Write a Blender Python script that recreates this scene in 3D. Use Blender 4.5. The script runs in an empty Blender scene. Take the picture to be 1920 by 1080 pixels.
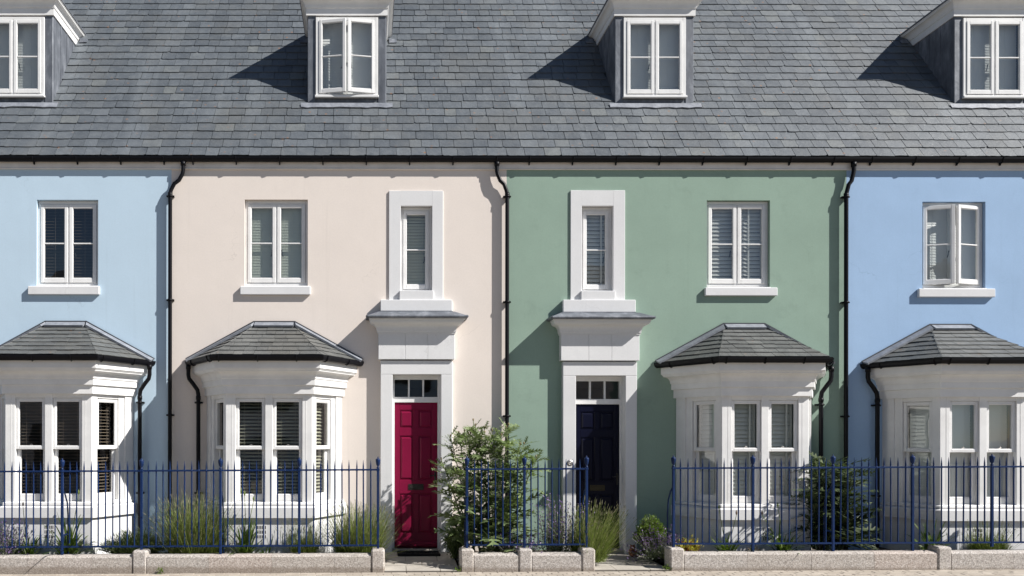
import bpy, math, random
from mathutils import Vector, Matrix
random.seed(7)
R = random.Random(11)
sc = bpy.context.scene
COL = sc.collection

# ------------------------------------------------------------------ camera
# 1 px of the 1920 px photograph is 1/125 m on the plane of the facade (world Y = 0, street towards -Y)
F, D, H, X0, Y0, ROLL = 1562.5, 12.5, 1.8, 690.0, 820.0, 0.0012
cam_d = bpy.data.cameras.new('camera'); cam = bpy.data.objects.new('camera', cam_d); COL.objects.link(cam)
cam_d.sensor_width = 36; cam_d.lens = F / 1920 * 36
cam_d.shift_x = (960 - X0) / 1920; cam_d.shift_y = (Y0 - 540) / 1920
cam_d.clip_end = 2000; cam_d.clip_start = 0.05
cam.matrix_world = Matrix.Translation((0, -D, H)) @ Matrix.Rotation(math.pi/2, 4, 'X') @ Matrix.Rotation(ROLL, 4, 'Z')
sc.camera = cam

# ------------------------------------------------------------------ sky, sun, exposure
SUN = Vector((2.34, -1.0, 2.15)).normalized()
wld = bpy.data.worlds.new('World'); sc.world = wld; wld.use_nodes = True
wn = wld.node_tree
sky = wn.nodes.new('ShaderNodeTexSky'); sky.sky_type = 'NISHITA'; sky.sun_disc = False
sky.sun_elevation = math.asin(SUN.z); sky.sun_rotation = math.atan2(SUN.x, SUN.y)
sky.air_density = 0.8; sky.dust_density = 0.15; sky.ozone_density = 1.5
bg = wn.nodes['Background']; wn.links.new(sky.outputs[0], bg.inputs[0]); bg.inputs[1].default_value = 0.05
sl = bpy.data.lights.new('sun', 'SUN'); sl.energy = 5.0; sl.angle = math.radians(0.5); sl.color = (1.0, 0.965, 0.915)
so = bpy.data.objects.new('sun', sl); COL.objects.link(so); so.location = (20, -10, 20)
so.rotation_euler = (-SUN).to_track_quat('-Z', 'Y').to_euler()
vs = sc.view_settings
vs.view_transform = 'Standard'; vs.look = 'None'; vs.gamma = 1; vs.exposure = 0.69; vs.use_curve_mapping = False
sc.cycles.max_bounces = 8; sc.cycles.transparent_max_bounces = 16

def P(px, py, d=0.0):
    """photo pixel + distance in front of the facade -> world X, Z"""
    u = px + ROLL * (py - Y0); v = py - ROLL * (px - X0); k = (D - d) / F
    return (u - X0) * k, H + (Y0 - v) * k
def PX(px, d=0.0): return (px - X0) * (D - d) / F
def PZ(py, d=0.0): return H + (Y0 - py) * (D - d) / F
def zg(x): return 0.006 * (x - 1.3)            # the street climbs gently to the right

# ------------------------------------------------------------------ materials
MATS = {}
def nmat(name, build):
    if name in MATS: return MATS[name]
    m = bpy.data.materials.new(name); m.use_nodes = True
    nt = m.node_tree; b = nt.nodes['Principled BSDF']
    build(nt, b); MATS[name] = m
    return m
def N(nt, t, **kw):
    n = nt.nodes.new(t)
    for k, v in kw.items():
        if k in n.inputs: n.inputs[k].default_value = v
        else: setattr(n, k, v)
    return n
def L(nt, a, b): nt.links.new(a, b)
def coords(nt): return N(nt, 'ShaderNodeNewGeometry').outputs['Position']
def noise(nt, scale, detail=4, rough=.55, vec=None, sc3=None):
    n = N(nt, 'ShaderNodeTexNoise'); n.inputs['Scale'].default_value = scale
    n.inputs['Detail'].default_value = detail; n.inputs['Roughness'].default_value = rough
    v = vec if vec is not None else coords(nt)
    if sc3:
        mp = N(nt, 'ShaderNodeMapping'); mp.inputs['Scale'].default_value = sc3; L(nt, v, mp.inputs[0]); v = mp.outputs[0]
    L(nt, v, n.inputs['Vector']); return n.outputs['Fac']
def ramp(nt, fac, stops):
    r = N(nt, 'ShaderNodeValToRGB'); e = r.color_ramp.elements
    while len(e) < len(stops): e.new(0.5)
    for i, (p, c) in enumerate(stops):
        e[i].position = p; e[i].color = (c[0], c[1], c[2], 1) if hasattr(c, '__len__') else (c, c, c, 1)
    L(nt, fac, r.inputs[0]); return r.outputs[0]
def mix(nt, fac, a, b, mode='MIX'):
    n = N(nt, 'ShaderNodeMix', data_type='RGBA', blend_type=mode)
    for s, v in ((n.inputs[0], fac), (n.inputs[6], a), (n.inputs[7], b)):
        if isinstance(v, bpy.types.NodeSocket): L(nt, v, s)
        elif hasattr(v, '__len__'): s.default_value = (v[0], v[1], v[2], 1)
        else: s.default_value = v
    return n.outputs[2]
def bump(nt, b, h, strength, dist):
    n = N(nt, 'ShaderNodeBump'); n.inputs['Strength'].default_value = strength; n.inputs['Distance'].default_value = dist
    L(nt, h, n.inputs['Height']); L(nt, n.outputs[0], b.inputs['Normal'])
def math_(nt, op, a, b=0.5):
    n = N(nt, 'ShaderNodeMath', operation=op)
    for s, v in ((n.inputs[0], a), (n.inputs[1], b)):
        if isinstance(v, bpy.types.NodeSocket): L(nt, v, s)
        else: s.default_value = v
    return n.outputs[0]
def rnd(nt):
    o = N(nt, 'ShaderNodeObjectInfo').outputs['Random']; g = N(nt, 'ShaderNodeNewGeometry').outputs['Random Per Island']
    return math_(nt, 'FRACT', math_(nt, 'ADD', o, g))

def render_mat(name, col, blotch=.10, dirt=0.0):
    def f(nt, b):
        big = noise(nt, .9, 5, .6); mid = noise(nt, 5, 4, .6)
        c = mix(nt, ramp(nt, big, [(.35, 0), (.7, 1)]), [v * (1 - blotch) for v in col], col)
        c = mix(nt, math_(nt, 'MULTIPLY', ramp(nt, mid, [(.45, 0), (.75, 1)]), .35), c, [v * (1 - blotch * 1.4) for v in col])
        if dirt:
            dk = ramp(nt, noise(nt, 2.3, 6, .7), [(.56, 0), (.74, 1)])
            c = mix(nt, math_(nt, 'MULTIPLY', dk, dirt), c, [v * .55 for v in col])
        streak = ramp(nt, noise(nt, 1, 4, .65, sc3=(9, 9, .35)), [(.58, 0), (.8, 1)])
        c = mix(nt, math_(nt, 'MULTIPLY', streak, .22), c, [v * .66 for v in col])
        grain = ramp(nt, noise(nt, 42, 5, .75), [(.34, 0), (.66, 1)])
        c = mix(nt, math_(nt, 'MULTIPLY', grain, .15 + dirt * .14), c, [v * .62 for v in col])
        cv = N(nt, 'ShaderNodeTexVoronoi', feature='DISTANCE_TO_EDGE'); cv.inputs['Scale'].default_value = .55
        wv_ = N(nt, 'ShaderNodeVectorMath', operation='ADD'); L(nt, coords(nt), wv_.inputs[0]); ns_ = N(nt, 'ShaderNodeTexNoise'); ns_.inputs['Scale'].default_value = 2.2; ns_.inputs['Detail'].default_value = 5; L(nt, coords(nt), ns_.inputs['Vector']); L(nt, ns_.outputs['Color'], wv_.inputs[1]); L(nt, wv_.outputs[0], cv.inputs['Vector'])
        crk = math_(nt, 'MULTIPLY', ramp(nt, cv.outputs['Distance'], [(.0, 1), (.004, 0)]), ramp(nt, noise(nt, .8, 2), [(.56, 0), (.66, 1)]))
        c = mix(nt, math_(nt, 'MULTIPLY', crk, .30), c, [v * .5 for v in col])
        L(nt, c, b.inputs['Base Color']); b.inputs['Roughness'].default_value = .92
        b.inputs['Specular IOR Level'].default_value = .2
        h = math_(nt, 'ADD', math_(nt, 'MULTIPLY', noise(nt, 3, 2), .55), math_(nt, 'MULTIPLY', noise(nt, 110, 4, .7), .085))
        bump(nt, b, h, .22, .02)
    return nmat(name, f)
M_CREAM = render_mat('cream_render', (.775, .70, .64), .05)
M_SKY   = render_mat('sky_blue_render', (.505, .64, .755), .05)
M_GREEN = render_mat('sage_green_render', (.29, .395, .325), .10, .30)
M_BLUE  = render_mat('mid_blue_render', (.355, .505, .715), .08, .12)
M_WHITE = render_mat('white_render', (.725, .725, .73), .07)
def paint(name, col, rough=.4, wob=.03, coat=0.0, grime=.08, spec=.4):
    def f(nt, b):
        b.inputs['Specular IOR Level'].default_value = spec
        c = mix(nt, ramp(nt, noise(nt, 3, 5, .65), [(.4, 0), (.75, 1)]), col, [v * (1 - grime) for v in col])
        L(nt, c, b.inputs['Base Color'])
        L(nt, math_(nt, 'ADD', math_(nt, 'MULTIPLY', noise(nt, 20, 3), .15), rough - .07), b.inputs['Roughness'])
        b.inputs['Coat Weight'].default_value = coat
        bump(nt, b, noise(nt, 26, 3), wob, .02)
    return nmat(name, f)
M_JOIN  = paint('white_joinery', (.77, .765, .755), .42, .04, 0, .14)
M_EAVES = paint('eaves_board', (.80, .75, .70), .5, .05, grime=.2)
M_BLACK = paint('black_gutter', (.005, .005, .007), .42, .06, 0, .08, .18)
M_RED   = paint('crimson_door', (.20, .007, .040), .36, .05, .0, .15, .16)
M_NAVY  = paint('navy_door', (.0035, .0045, .016), .34, .05, .0, .1, .15)
M_IRON  = paint('blue_railing_paint', (.007, .024, .090), .45, .15, 0, .35, .2)
M_PLATE = paint('dark_plate', (.02, .018, .016), .35, .1)
M_BRASS = nmat('brass_plate', lambda nt, b: (setattr(b.inputs['Base Color'], 'default_value', (.06, .052, .036, 1)), setattr(b.inputs['Metallic'], 'default_value', 1), setattr(b.inputs['Roughness'], 'default_value', .5)))
M_STEEL = nmat('steel', lambda nt, b: (setattr(b.inputs['Base Color'], 'default_value', (.42, .40, .38, 1)), setattr(b.inputs['Metallic'], 'default_value', 1), setattr(b.inputs['Roughness'], 'default_value', .45)))
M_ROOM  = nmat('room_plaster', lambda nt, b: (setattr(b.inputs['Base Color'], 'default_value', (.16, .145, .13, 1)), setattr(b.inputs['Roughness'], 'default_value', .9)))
M_TERRA = nmat('terracotta', lambda nt, b: (L(nt, ramp(nt, noise(nt, 30, 4), [(.3, (.20, .07, .035)), (.7, (.36, .15, .08))]), b.inputs['Base Color']), setattr(b.inputs['Roughness'], 'default_value', .85)))
M_MAT   = nmat('mat_bristle', lambda nt, b: (setattr(b.inputs['Base Color'], 'default_value', (.012, .011, .011, 1)), setattr(b.inputs['Roughness'], 'default_value', 1), bump(nt, b, noise(nt, 220, 2), 1, .02)))
def _lead(nt, b):
    f_ = noise(nt, 4, 6, .65, sc3=(1.6, 1.6, .6))
    L(nt, ramp(nt, f_, [(.3, (.075, .083, .10)), (.52, (.13, .142, .165)), (.72, (.25, .265, .295))]), b.inputs['Base Color'])
    b.inputs['Metallic'].default_value = .15; b.inputs['Roughness'].default_value = .55
    bump(nt, b, math_(nt, 'ADD', noise(nt, 6, 3), math_(nt, 'MULTIPLY', noise(nt, 40, 3), .2)), .25, .02)
M_LEAD = nmat('lead_sheet', _lead)
def _lead2(nt, b):
    L(nt, ramp(nt, noise(nt, 7, 6, .65), [(.3, (.14, .152, .178)), (.7, (.27, .287, .32))]), b.inputs['Base Color']); b.inputs['Roughness'].default_value = .6
    bump(nt, b, noise(nt, 14, 3), .3, .02)
M_LEADW = nmat('weathered_lead', _lead2)
M_LEADD = paint('dark_lead', (.045, .048, .058), .5, .1)
def slate_mat(name, lo, hi, rust, tint):
    def f(nt, b):
        r = rnd(nt)
        base = ramp(nt, r, [(0, lo), (.35, [a * .6 + c * .4 for a, c in zip(lo, hi)]), (.75, [a * .35 + c * .65 for a, c in zip(lo, hi)]), (.93, hi), (1, tint)])
        tc = N(nt, 'ShaderNodeTexCoord').outputs['Object']
        pos = coords(nt)
        comb = N(nt, 'ShaderNodeVectorMath', operation='ADD'); L(nt, pos, comb.inputs[0])
        cx = N(nt, 'ShaderNodeCombineXYZ'); L(nt, math_(nt, 'MULTIPLY', r, 37.0), cx.inputs[0]); L(nt, cx.outputs[0], comb.inputs[1])
        v = comb.outputs[0]
        n1 = noise(nt, 9, 6, .7, v); n2 = noise(nt, 34, 5, .7, v)
        c = mix(nt, ramp(nt, n1, [(.35, 0), (.68, 1)]), mix(nt, 1.0, base, (.72, .74, .78), 'MULTIPLY'), base)
        c = mix(nt, math_(nt, 'MULTIPLY', ramp(nt, n2, [(.56, 0), (.72, 1)]), .45), c, [min(1, h * 1.45) for h in hi])
        sp = N(nt, 'ShaderNodeTexVoronoi'); sp.inputs['Scale'].default_value = 6.5; L(nt, pos, sp.inputs['Vector'])
        spot = ramp(nt, sp.outputs['Distance'], [(.06, 1), (.17, 0)])
        spot = math_(nt, 'MULTIPLY', spot, ramp(nt, noise(nt, 2.1, 2), [(.47, 0), (.60, 1)]))
        c = mix(nt, math_(nt, 'MULTIPLY', spot, rust), c, (.25, .125, .06))
        # rain-washed pale streaks down the slope and broad brownish mottling
        wash = ramp(nt, noise(nt, 1.0, 4, .6, pos, (1.5, .16, .16)), [(.52, 0), (.72, 1)])
        c = mix(nt, math_(nt, 'MULTIPLY', wash, .30), c, [min(1, h * 1.75) for h in hi])
        brn = ramp(nt, noise(nt, 1.3, 5, .65, pos), [(.48, 0), (.68, 1)])
        c = mix(nt, math_(nt, 'MULTIPLY', brn, .38), c, (hi[0]*.92, hi[1]*.83, hi[2]*.72))
        grn = ramp(nt, noise(nt, 75, 3, .7, pos), [(.42, 0), (.62, 1)])
        c = mix(nt, math_(nt, 'MULTIPLY', grn, .30), c, [v * .55 for v in lo])
        L(nt, c, b.inputs['Base Color'])
        L(nt, math_(nt, 'ADD', math_(nt, 'MULTIPLY', n1, .25), .45), b.inputs['Roughness'])
        bump(nt, b, math_(nt, 'ADD', n1, math_(nt, 'MULTIPLY', n2, .5)), .5, .012)
    return nmat(name, f)
M_SLATE = slate_mat('roof_slate', (.086, .098, .110), (.140, .155, .168), .9, (.158, .168, .165))
M_SLATE2 = slate_mat('bay_slate', (.098, .101, .098), (.138, .141, .135), .5, (.158, .158, .148))
def _granite(nt, b):
    r = N(nt, 'ShaderNodeObjectInfo').outputs['Random']
    base = ramp(nt, r, [(0, (.43, .385, .34)), (.4, (.40, .36, .32)), (.7, (.44, .41, .385)), (.85, (.45, .35, .29)), (1, (.41, .39, .37))])
    v = N(nt, 'ShaderNodeTexVoronoi'); v.inputs['Scale'].default_value = 95; L(nt, coords(nt), v.inputs['Vector'])
    sp = ramp(nt, N(nt, 'ShaderNodeSeparateColor').outputs[0], [(0, 0), (1, 1)])
    cs = N(nt, 'ShaderNodeSeparateColor'); L(nt, v.outputs['Color'], cs.inputs[0])
    c = mix(nt, .55, base, ramp(nt, cs.outputs[0], [(0, (.10, .09, .085)), (.3, (.33, .29, .26)), (.7, (.52, .47, .43)), (1, (.72, .69, .66))]))
    sep = N(nt, 'ShaderNodeSeparateXYZ'); L(nt, coords(nt), sep.inputs[0])
    hz = math_(nt, 'SUBTRACT', sep.outputs[2], math_(nt, 'MULTIPLY', noise(nt, 7, 5, .7), .085))
    low = ramp(nt, hz, [(0.0, 1), (.04, 0)])                      # splash-back stain along the foot
    c = mix(nt, math_(nt, 'MULTIPLY', low, .6), c, (.17, .13, .095))
    dk = ramp(nt, noise(nt, 2.7, 5, .65), [(.55, 0), (.75, 1)])
    c = mix(nt, math_(nt, 'MULTIPLY', dk, .25), c, (.24, .20, .17))
    L(nt, c, b.inputs['Base Color']); b.inputs['Roughness'].default_value = .85
    bump(nt, b, math_(nt, 'ADD', cs.outputs[1], noise(nt, 50, 4)), .6, .006)
M_GRANITE = nmat('granite', _granite)
def stone_mat(name, lo, hi, sc_):
    def f(nt, b):
        r = rnd(nt)
        c = mix(nt, r, lo, hi)
        c = mix(nt, math_(nt, 'MULTIPLY', ramp(nt, noise(nt, sc_, 6, .7), [(.4, 0), (.7, 1)]), .5), c, [v * .68 for v in lo])
        L(nt, c, b.inputs['Base Color']); b.inputs['Roughness'].default_value = .88
        bump(nt, b, noise(nt, 90, 4), .4, .005)
    return nmat(name, f)
M_PAVER = stone_mat('paver_stone', (.34, .295, .245), (.44, .39, .33), 7)
M_SLAB  = stone_mat('path_slab', (.36, .325, .285), (.43, .40, .355), 5)
M_JOINT = stone_mat('joint_sand', (.21, .18, .14), (.24, .205, .165), 20)
M_ROAD  = stone_mat('asphalt', (.21, .18, .145), (.24, .21, .17), 2)
M_SOIL  = stone_mat('soil', (.055, .042, .032), (.075, .058, .045), 18)
M_CHIP  = stone_mat('slate_chip', (.06, .066, .075), (.14, .145, .15), 30)
def _glass(nt, b):
    nt.nodes.remove(b)
    out = [n for n in nt.nodes if n.type == 'OUTPUT_MATERIAL'][0]
    tr = N(nt, 'ShaderNodeBsdfTransparent'); tr.inputs[0].default_value = (.90, .93, .92, 1)
    gl = N(nt, 'ShaderNodeBsdfGlossy'); gl.inputs['Roughness'].default_value = .015
    bp = N(nt, 'ShaderNodeBump'); bp.inputs['Strength'].default_value = .05; bp.inputs['Distance'].default_value = .02
    L(nt, noise(nt, 3.5, 1), bp.inputs['Height'])
    wn_ = N(nt, 'ShaderNodeTexWhiteNoise', noise_dimensions='1D'); L(nt, N(nt, 'ShaderNodeObjectInfo').outputs['Random'], wn_.inputs['W'])
    v1 = N(nt, 'ShaderNodeVectorMath', operation='SUBTRACT'); L(nt, wn_.outputs['Color'], v1.inputs[0]); v1.inputs[1].default_value = (.5, .5, .5)
    v2 = N(nt, 'ShaderNodeVectorMath', operation='SCALE'); L(nt, v1.outputs[0], v2.inputs[0]); v2.inputs['Scale'].default_value = .05
    v3 = N(nt, 'ShaderNodeVectorMath', operation='ADD'); L(nt, bp.outputs[0], v3.inputs[0]); L(nt, v2.outputs[0], v3.inputs[1])
    v4 = N(nt, 'ShaderNodeVectorMath', operation='NORMALIZE'); L(nt, v3.outputs[0], v4.inputs[0]); L(nt, v4.outputs[0], gl.inputs['Normal'])
    lw = N(nt, 'ShaderNodeLayerWeight'); lw.inputs[0].default_value = .5; fac = math_(nt, 'ADD', math_(nt, 'MULTIPLY', math_(nt, 'POWER', lw.outputs['Facing'], 5.0), .96), .042)
    ms = N(nt, 'ShaderNodeMixShader')
    mm_ = math_(nt, 'MULTIPLY', fac, 3.1); mm_.node.use_clamp = True; L(nt, mm_, ms.inputs[0]); L(nt, tr.outputs[0], ms.inputs[1]); L(nt, gl.outputs[0], ms.inputs[2])
    L(nt, ms.outputs[0], out.inputs[0])
M_GLASS = nmat('window_glass', _glass)
def slat_mat(name, col):
    def f(nt, b):
        b.inputs['Base Color'].default_value = (*col, 1); b.inputs['Roughness'].default_value = .55
    return nmat(name, f)
M_BL_DARK = slat_mat('blind_brown', (.26, .20, .155)); M_BL_SAGE = slat_mat('blind_sage', (.60, .62, .54))
M_BL_OLIVE = slat_mat('blind_taupe', (.42, .40, .31)); M_BL_WHITE = slat_mat('blind_white', (.70, .70, .69))
M_SHUT = slat_mat('shutter_white', (.68, .67, .64))
def leaf_mat(name, lo, hi, tr=.3, rough=.5):
    def f(nt, b):
        r = rnd(nt); c = mix(nt, r, lo, hi)
        c = mix(nt, math_(nt, 'MULTIPLY', ramp(nt, noise(nt, 14, 3), [(.4, 0), (.7, 1)]), .4), c, [v * .7 for v in lo])
        L(nt, c, b.inputs['Base Color']); b.inputs['Roughness'].default_value = rough
        t = N(nt, 'ShaderNodeBsdfTranslucent'); L(nt, mix(nt, 1.0, c, (1.1, 1.25, .7), 'MULTIPLY'), t.inputs[0])
        ms = N(nt, 'ShaderNodeMixShader'); ms.inputs[0].default_value = tr
        out = [n for n in nt.nodes if n.type == 'OUTPUT_MATERIAL'][0]
        L(nt, b.outputs[0], ms.inputs[1]); L(nt, t.outputs[0], ms.inputs[2]); L(nt, ms.outputs[0], out.inputs[0])
    return nmat(name, f)
G_LAV = leaf_mat('lavender_green', (.13, .175, .035), (.24, .285, .075)); G_TIP = leaf_mat('lavender_tip', (.20, .19, .11), (.30, .27, .18))
G_AGA = leaf_mat('agapanthus_leaf', (.055, .10, .018), (.15, .21, .045), .3, .35); G_STALK = leaf_mat('stalk', (.16, .22, .05), (.22, .28, .08))
G_ROSE = leaf_mat('rosemary_leaf', (.05, .085, .02), (.115, .165, .04)); G_BOX = leaf_mat('box_leaf', (.075, .13, .018), (.19, .27, .045), .3, .35)
G_CARD = leaf_mat('cardoon_leaf', (.115, .16, .06), (.27, .335, .16), .28, .45); G_CSTEM = leaf_mat('cardoon_stem', (.11, .135, .055), (.19, .215, .10), .1)
G_BUD = leaf_mat('cardoon_bud', (.17, .13, .06), (.26, .20, .09), .05); G_CAT = leaf_mat('catmint_leaf', (.10, .125, .075), (.18, .205, .125))
G_PURP = leaf_mat('purple_flower', (.15, .09, .27), (.30, .19, .44)); G_YEL = leaf_mat('golden_leaf', (.55, .48, .07), (.72, .64, .18))
G_REDL = leaf_mat('red_leaf', (.35, .05, .03), (.5, .12, .07)); G_DARK = leaf_mat('dark_leaf', (.04, .06, .025), (.10, .13, .055), .2)
G_DRY = leaf_mat('dry_stem', (.14, .085, .06), (.22, .15, .10), .1)

# ------------------------------------------------------------------ mesh builder
class MB:
    def __init__(s): s.v = []; s.f = []; s.M = None; s.sm = []
    def add(s, vs_, fs, smooth=False):
        n = len(s.v)
        for p in vs_:
            p = Vector(p); s.v.append(tuple(s.M @ p if s.M is not None else p))
        for f in fs: s.f.append(tuple(i + n for i in f)); s.sm.append(smooth)
    def box(s, x0, x1, y0, y1, z0, z1, b=0.0):
        if x1 < x0: x0, x1 = x1, x0
        if y1 < y0: y0, y1 = y1, y0
        if z1 < z0: z0, z1 = z1, z0
        c = ((x0+x1)/2, (y0+y1)/2, (z0+z1)/2); h = ((x1-x0)/2, (y1-y0)/2, (z1-z0)/2)
        if b <= 0:
            vs_ = [(x, y, z) for x in (x0, x1) for y in (y0, y1) for z in (z0, z1)]
            s.add(vs_, [(0,1,3,2), (4,6,7,5), (0,4,5,1), (2,3,7,6), (0,2,6,4), (1,5,7,3)]); return
        b = min(b, *[q * .9 for q in h])
        idx = {}; vs_ = []
        for sx in (-1, 1):
            for sy in (-1, 1):
                for sz in (-1, 1):
                    sg = (sx, sy, sz)
                    for a in range(3):
                        idx[(sg, a)] = len(vs_)
                        vs_.append(tuple(c[k] + sg[k] * (h[k] if k == a else h[k] - b) for k in range(3)))
        fs = []
        for a in range(3):
            o = [k for k in range(3) if k != a]
            for sg in (-1, 1):
                q = []
                for s1, s2 in ((-1,-1), (1,-1), (1,1), (-1,1)):
                    t = [0,0,0]; t[a] = sg; t[o[0]] = s1; t[o[1]] = s2; q.append(idx[(tuple(t), a)])
                fs.append(q)
            k = a
            for s1 in (-1, 1):
                for s2 in (-1, 1):
                    q = []
                    for sk, ax in ((-1, o[0]), (1, o[0]), (1, o[1]), (-1, o[1])):
                        t = [0,0,0]; t[k] = sk; t[o[0]] = s1; t[o[1]] = s2; q.append(idx[(tuple(t), ax)])
                    fs.append(q)
        for sx in (-1, 1):
            for sy in (-1, 1):
                for sz in (-1, 1): fs.append([idx[((sx,sy,sz), a)] for a in range(3)])
        cv = Vector(c); out = []
        for q in fs:
            p = [Vector(vs_[i]) for i in q]
            n = (p[1]-p[0]).cross(p[2]-p[0])
            if n.dot(sum(p, Vector()) / len(p) - cv) < 0: q = q[::-1]
            out.append(q)
        s.add(vs_, out)
    def ring(s, x0, x1, y0, y1, z0, z1, wl, wr, wb, wt, b=0.0):
        """rectangular frame: two stiles full height, rails between them"""
        s.box(x0, x0+wl, y0, y1, z0, z1, b); s.box(x1-wr, x1, y0, y1, z0, z1, b)
        s.box(x0+wl, x1-wr, y0+.001, y1, z0, z0+wb, b); s.box(x0+wl, x1-wr, y0+.001, y1, z1-wt, z1, b)
    def tube(s, pts, r, n=8, caps=True, smooth=True):
        pts = [Vector(p) for p in pts]; rings = []
        for i, p in enumerate(pts):
            t = (pts[min(i+1, len(pts)-1)] - pts[max(i-1, 0)]).normalized()
            a = t.cross(Vector((0, 1, 0)) if abs(t.y) < .9 else Vector((1, 0, 0))).normalized(); b_ = t.cross(a)
            rr = r[i] if hasattr(r, '__len__') else r
            rings.append([p + a * rr * math.cos(2*math.pi*k/n) + b_ * rr * math.sin(2*math.pi*k/n) for k in range(n)])
        fs = []
        for i in range(len(pts)-1):
            for k in range(n):
                k2 = (k+1) % n; fs.append((i*n+k, i*n+k2, (i+1)*n+k2, (i+1)*n+k))
        vs_ = [q for rg in rings for q in rg]
        s.add(vs_, fs, smooth)
        if caps: s.add(rings[0], [tuple(range(n))[::-1]]); s.add(rings[-1], [tuple(range(n))])
    def lathe(s, prof, n=10, at=(0, 0, 0)):
        at = Vector(at); vs_ = []; fs = []
        for r, z in prof:
            for k in range(n): vs_.append(at + Vector((r*math.cos(2*math.pi*k/n), r*math.sin(2*math.pi*k/n), z)))
        for i in range(len(prof)-1):
            for k in range(n):
                k2 = (k+1) % n; fs.append((i*n+k, i*n+k2, (i+1)*n+k2, (i+1)*n+k))
        s.add(vs_, fs, True)
    def strip(s, pts, widths, side):
        """flat blade along pts"""
        vs_ = []; fs = []
        side = Vector(side)
        for p, w in zip(pts, widths): vs_ += [Vector(p) - side*w/2, Vector(p) + side*w/2]
        for i in range(len(pts)-1): fs.append((2*i, 2*i+1, 2*i+3, 2*i+2))
        s.add(vs_, fs)
    def prism(s, poly, n, t):
        """convex outline poly (3-D points) extruded by -n*t"""
        n = Vector(n); k = len(poly); a = [Vector(p) for p in poly]; b_ = [p - n*t for p in a]
        s.add(a + b_, [tuple(range(k)), tuple(range(2*k-1, k-1, -1))] + [(i, (i+1) % k, k+(i+1) % k, k+i) for i in range(k)])
ROOT = {}
def rootloc(o):
    while o.parent is not None: o = o.parent
    return o.location
def mk(name, mb, mat, parent=None, kind=None):
    me = bpy.data.meshes.new(name)
    off = rootloc(parent) if parent is not None else Vector()
    me.from_pydata([tuple(Vector(p) - off) for p in mb.v], [], mb.f)
    if any(mb.sm): me.polygons.foreach_set('use_smooth', mb.sm)
    me.materials.append(mat); me.update()
    o = bpy.data.objects.new(name, me); COL.objects.link(o)
    if parent is not None: o.parent = parent
    if kind: o['kind'] = kind
    return o
def thing(name, label, cat, loc, group=None):
    o = bpy.data.objects.new(name, None); COL.objects.link(o); o.location = loc; o.empty_display_size = .2
    o['label'] = label; o['category'] = cat
    if group: o['group'] = group
    return o
def tag(o, label, cat, group=None):
    o['label'] = label; o['category'] = cat
    if group: o['group'] = group
    return o
def B(name, mat, parent, *a, b=0.0, kind=None):
    m = MB(); m.box(*a, b=b); return mk(name, m, mat, parent, kind)
def offset_path(path, o):
    segs = []
    for (x0, y0), (x1, y1) in zip(path, path[1:]):
        l = math.hypot(x1-x0, y1-y0); dx, dy = (x1-x0)/l, (y1-y0)/l; nx, ny = dy, -dx
        segs.append((x0+nx*o, y0+ny*o, dx, dy))
    out = []
    x, y, dx, dy = segs[0]; t = (path[0][1]-y)/dy; out.append((x+dx*t, path[0][1]))
    for a, c in zip(segs, segs[1:]):
        det = a[2]*(-c[3]) + c[2]*a[3]
        t = ((c[0]-a[0])*(-c[3]) + c[2]*(c[1]-a[1])) / det
        out.append((a[0]+a[2]*t, a[1]+a[3]*t))
    x, y, dx, dy = segs[-1]; t = (path[-1][1]-y)/dy; out.append((x+dx*t, path[-1][1]))
    return out
def sweep(mb, path, prof, closed=False, caps=False):
    n = len(path); rows = []
    for o, z in prof: rows.append([(x, y, z) for x, y in offset_path(path, o)])
    vs_ = [p for r in rows for p in r]; fs = []
    m = len(prof)
    for i in range(m if closed else m-1):
        j = (i+1) % m
        for k in range(n-1): fs.append((i*n+k, i*n+k+1, j*n+k+1, j*n+k))
    mb.add(vs_, fs)
    if caps: mb.add([r[0] for r in rows], [tuple(range(m))]); mb.add([r[-1] for r in rows], [tuple(range(m))])

# ------------------------------------------------------------------ the ground
def sheet(name, x0, x1, d0, d1, z, mat, thick=.3):
    m = MB(); vs_ = []
    for x, d in ((x0, d0), (x1, d0), (x1, d1), (x0, d1)): vs_.append((x, -d, zg(max(-30, min(30, x))) + z))
    m.add(vs_, [(0, 1, 2, 3)]); return mk(name, m, mat)
FRONT = 1.35
o = sheet('ground', -900, 900, -900, 900, -.16, M_ROAD); o['kind'] = 'structure'
pav = sheet('pavement', -30, 30, FRONT - .25, 4.2, -.006, M_JOINT); pav['kind'] = 'structure'
o = sheet('road', -30, 30, 4.2, 11, -.14, M_ROAD); o['kind'] = 'structure'
m = MB(); m.add([(x, -d, zg(x)+z) for x in (-30, 30) for d, z in ((4.2, -.14), (4.2, -.012), (4.33, -.012), (4.33, -.14))], [(0,1,5,4), (1,2,6,5), (2,3,7,6)])
o = mk('kerb', m, M_GRANITE); o['kind'] = 'structure'
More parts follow.
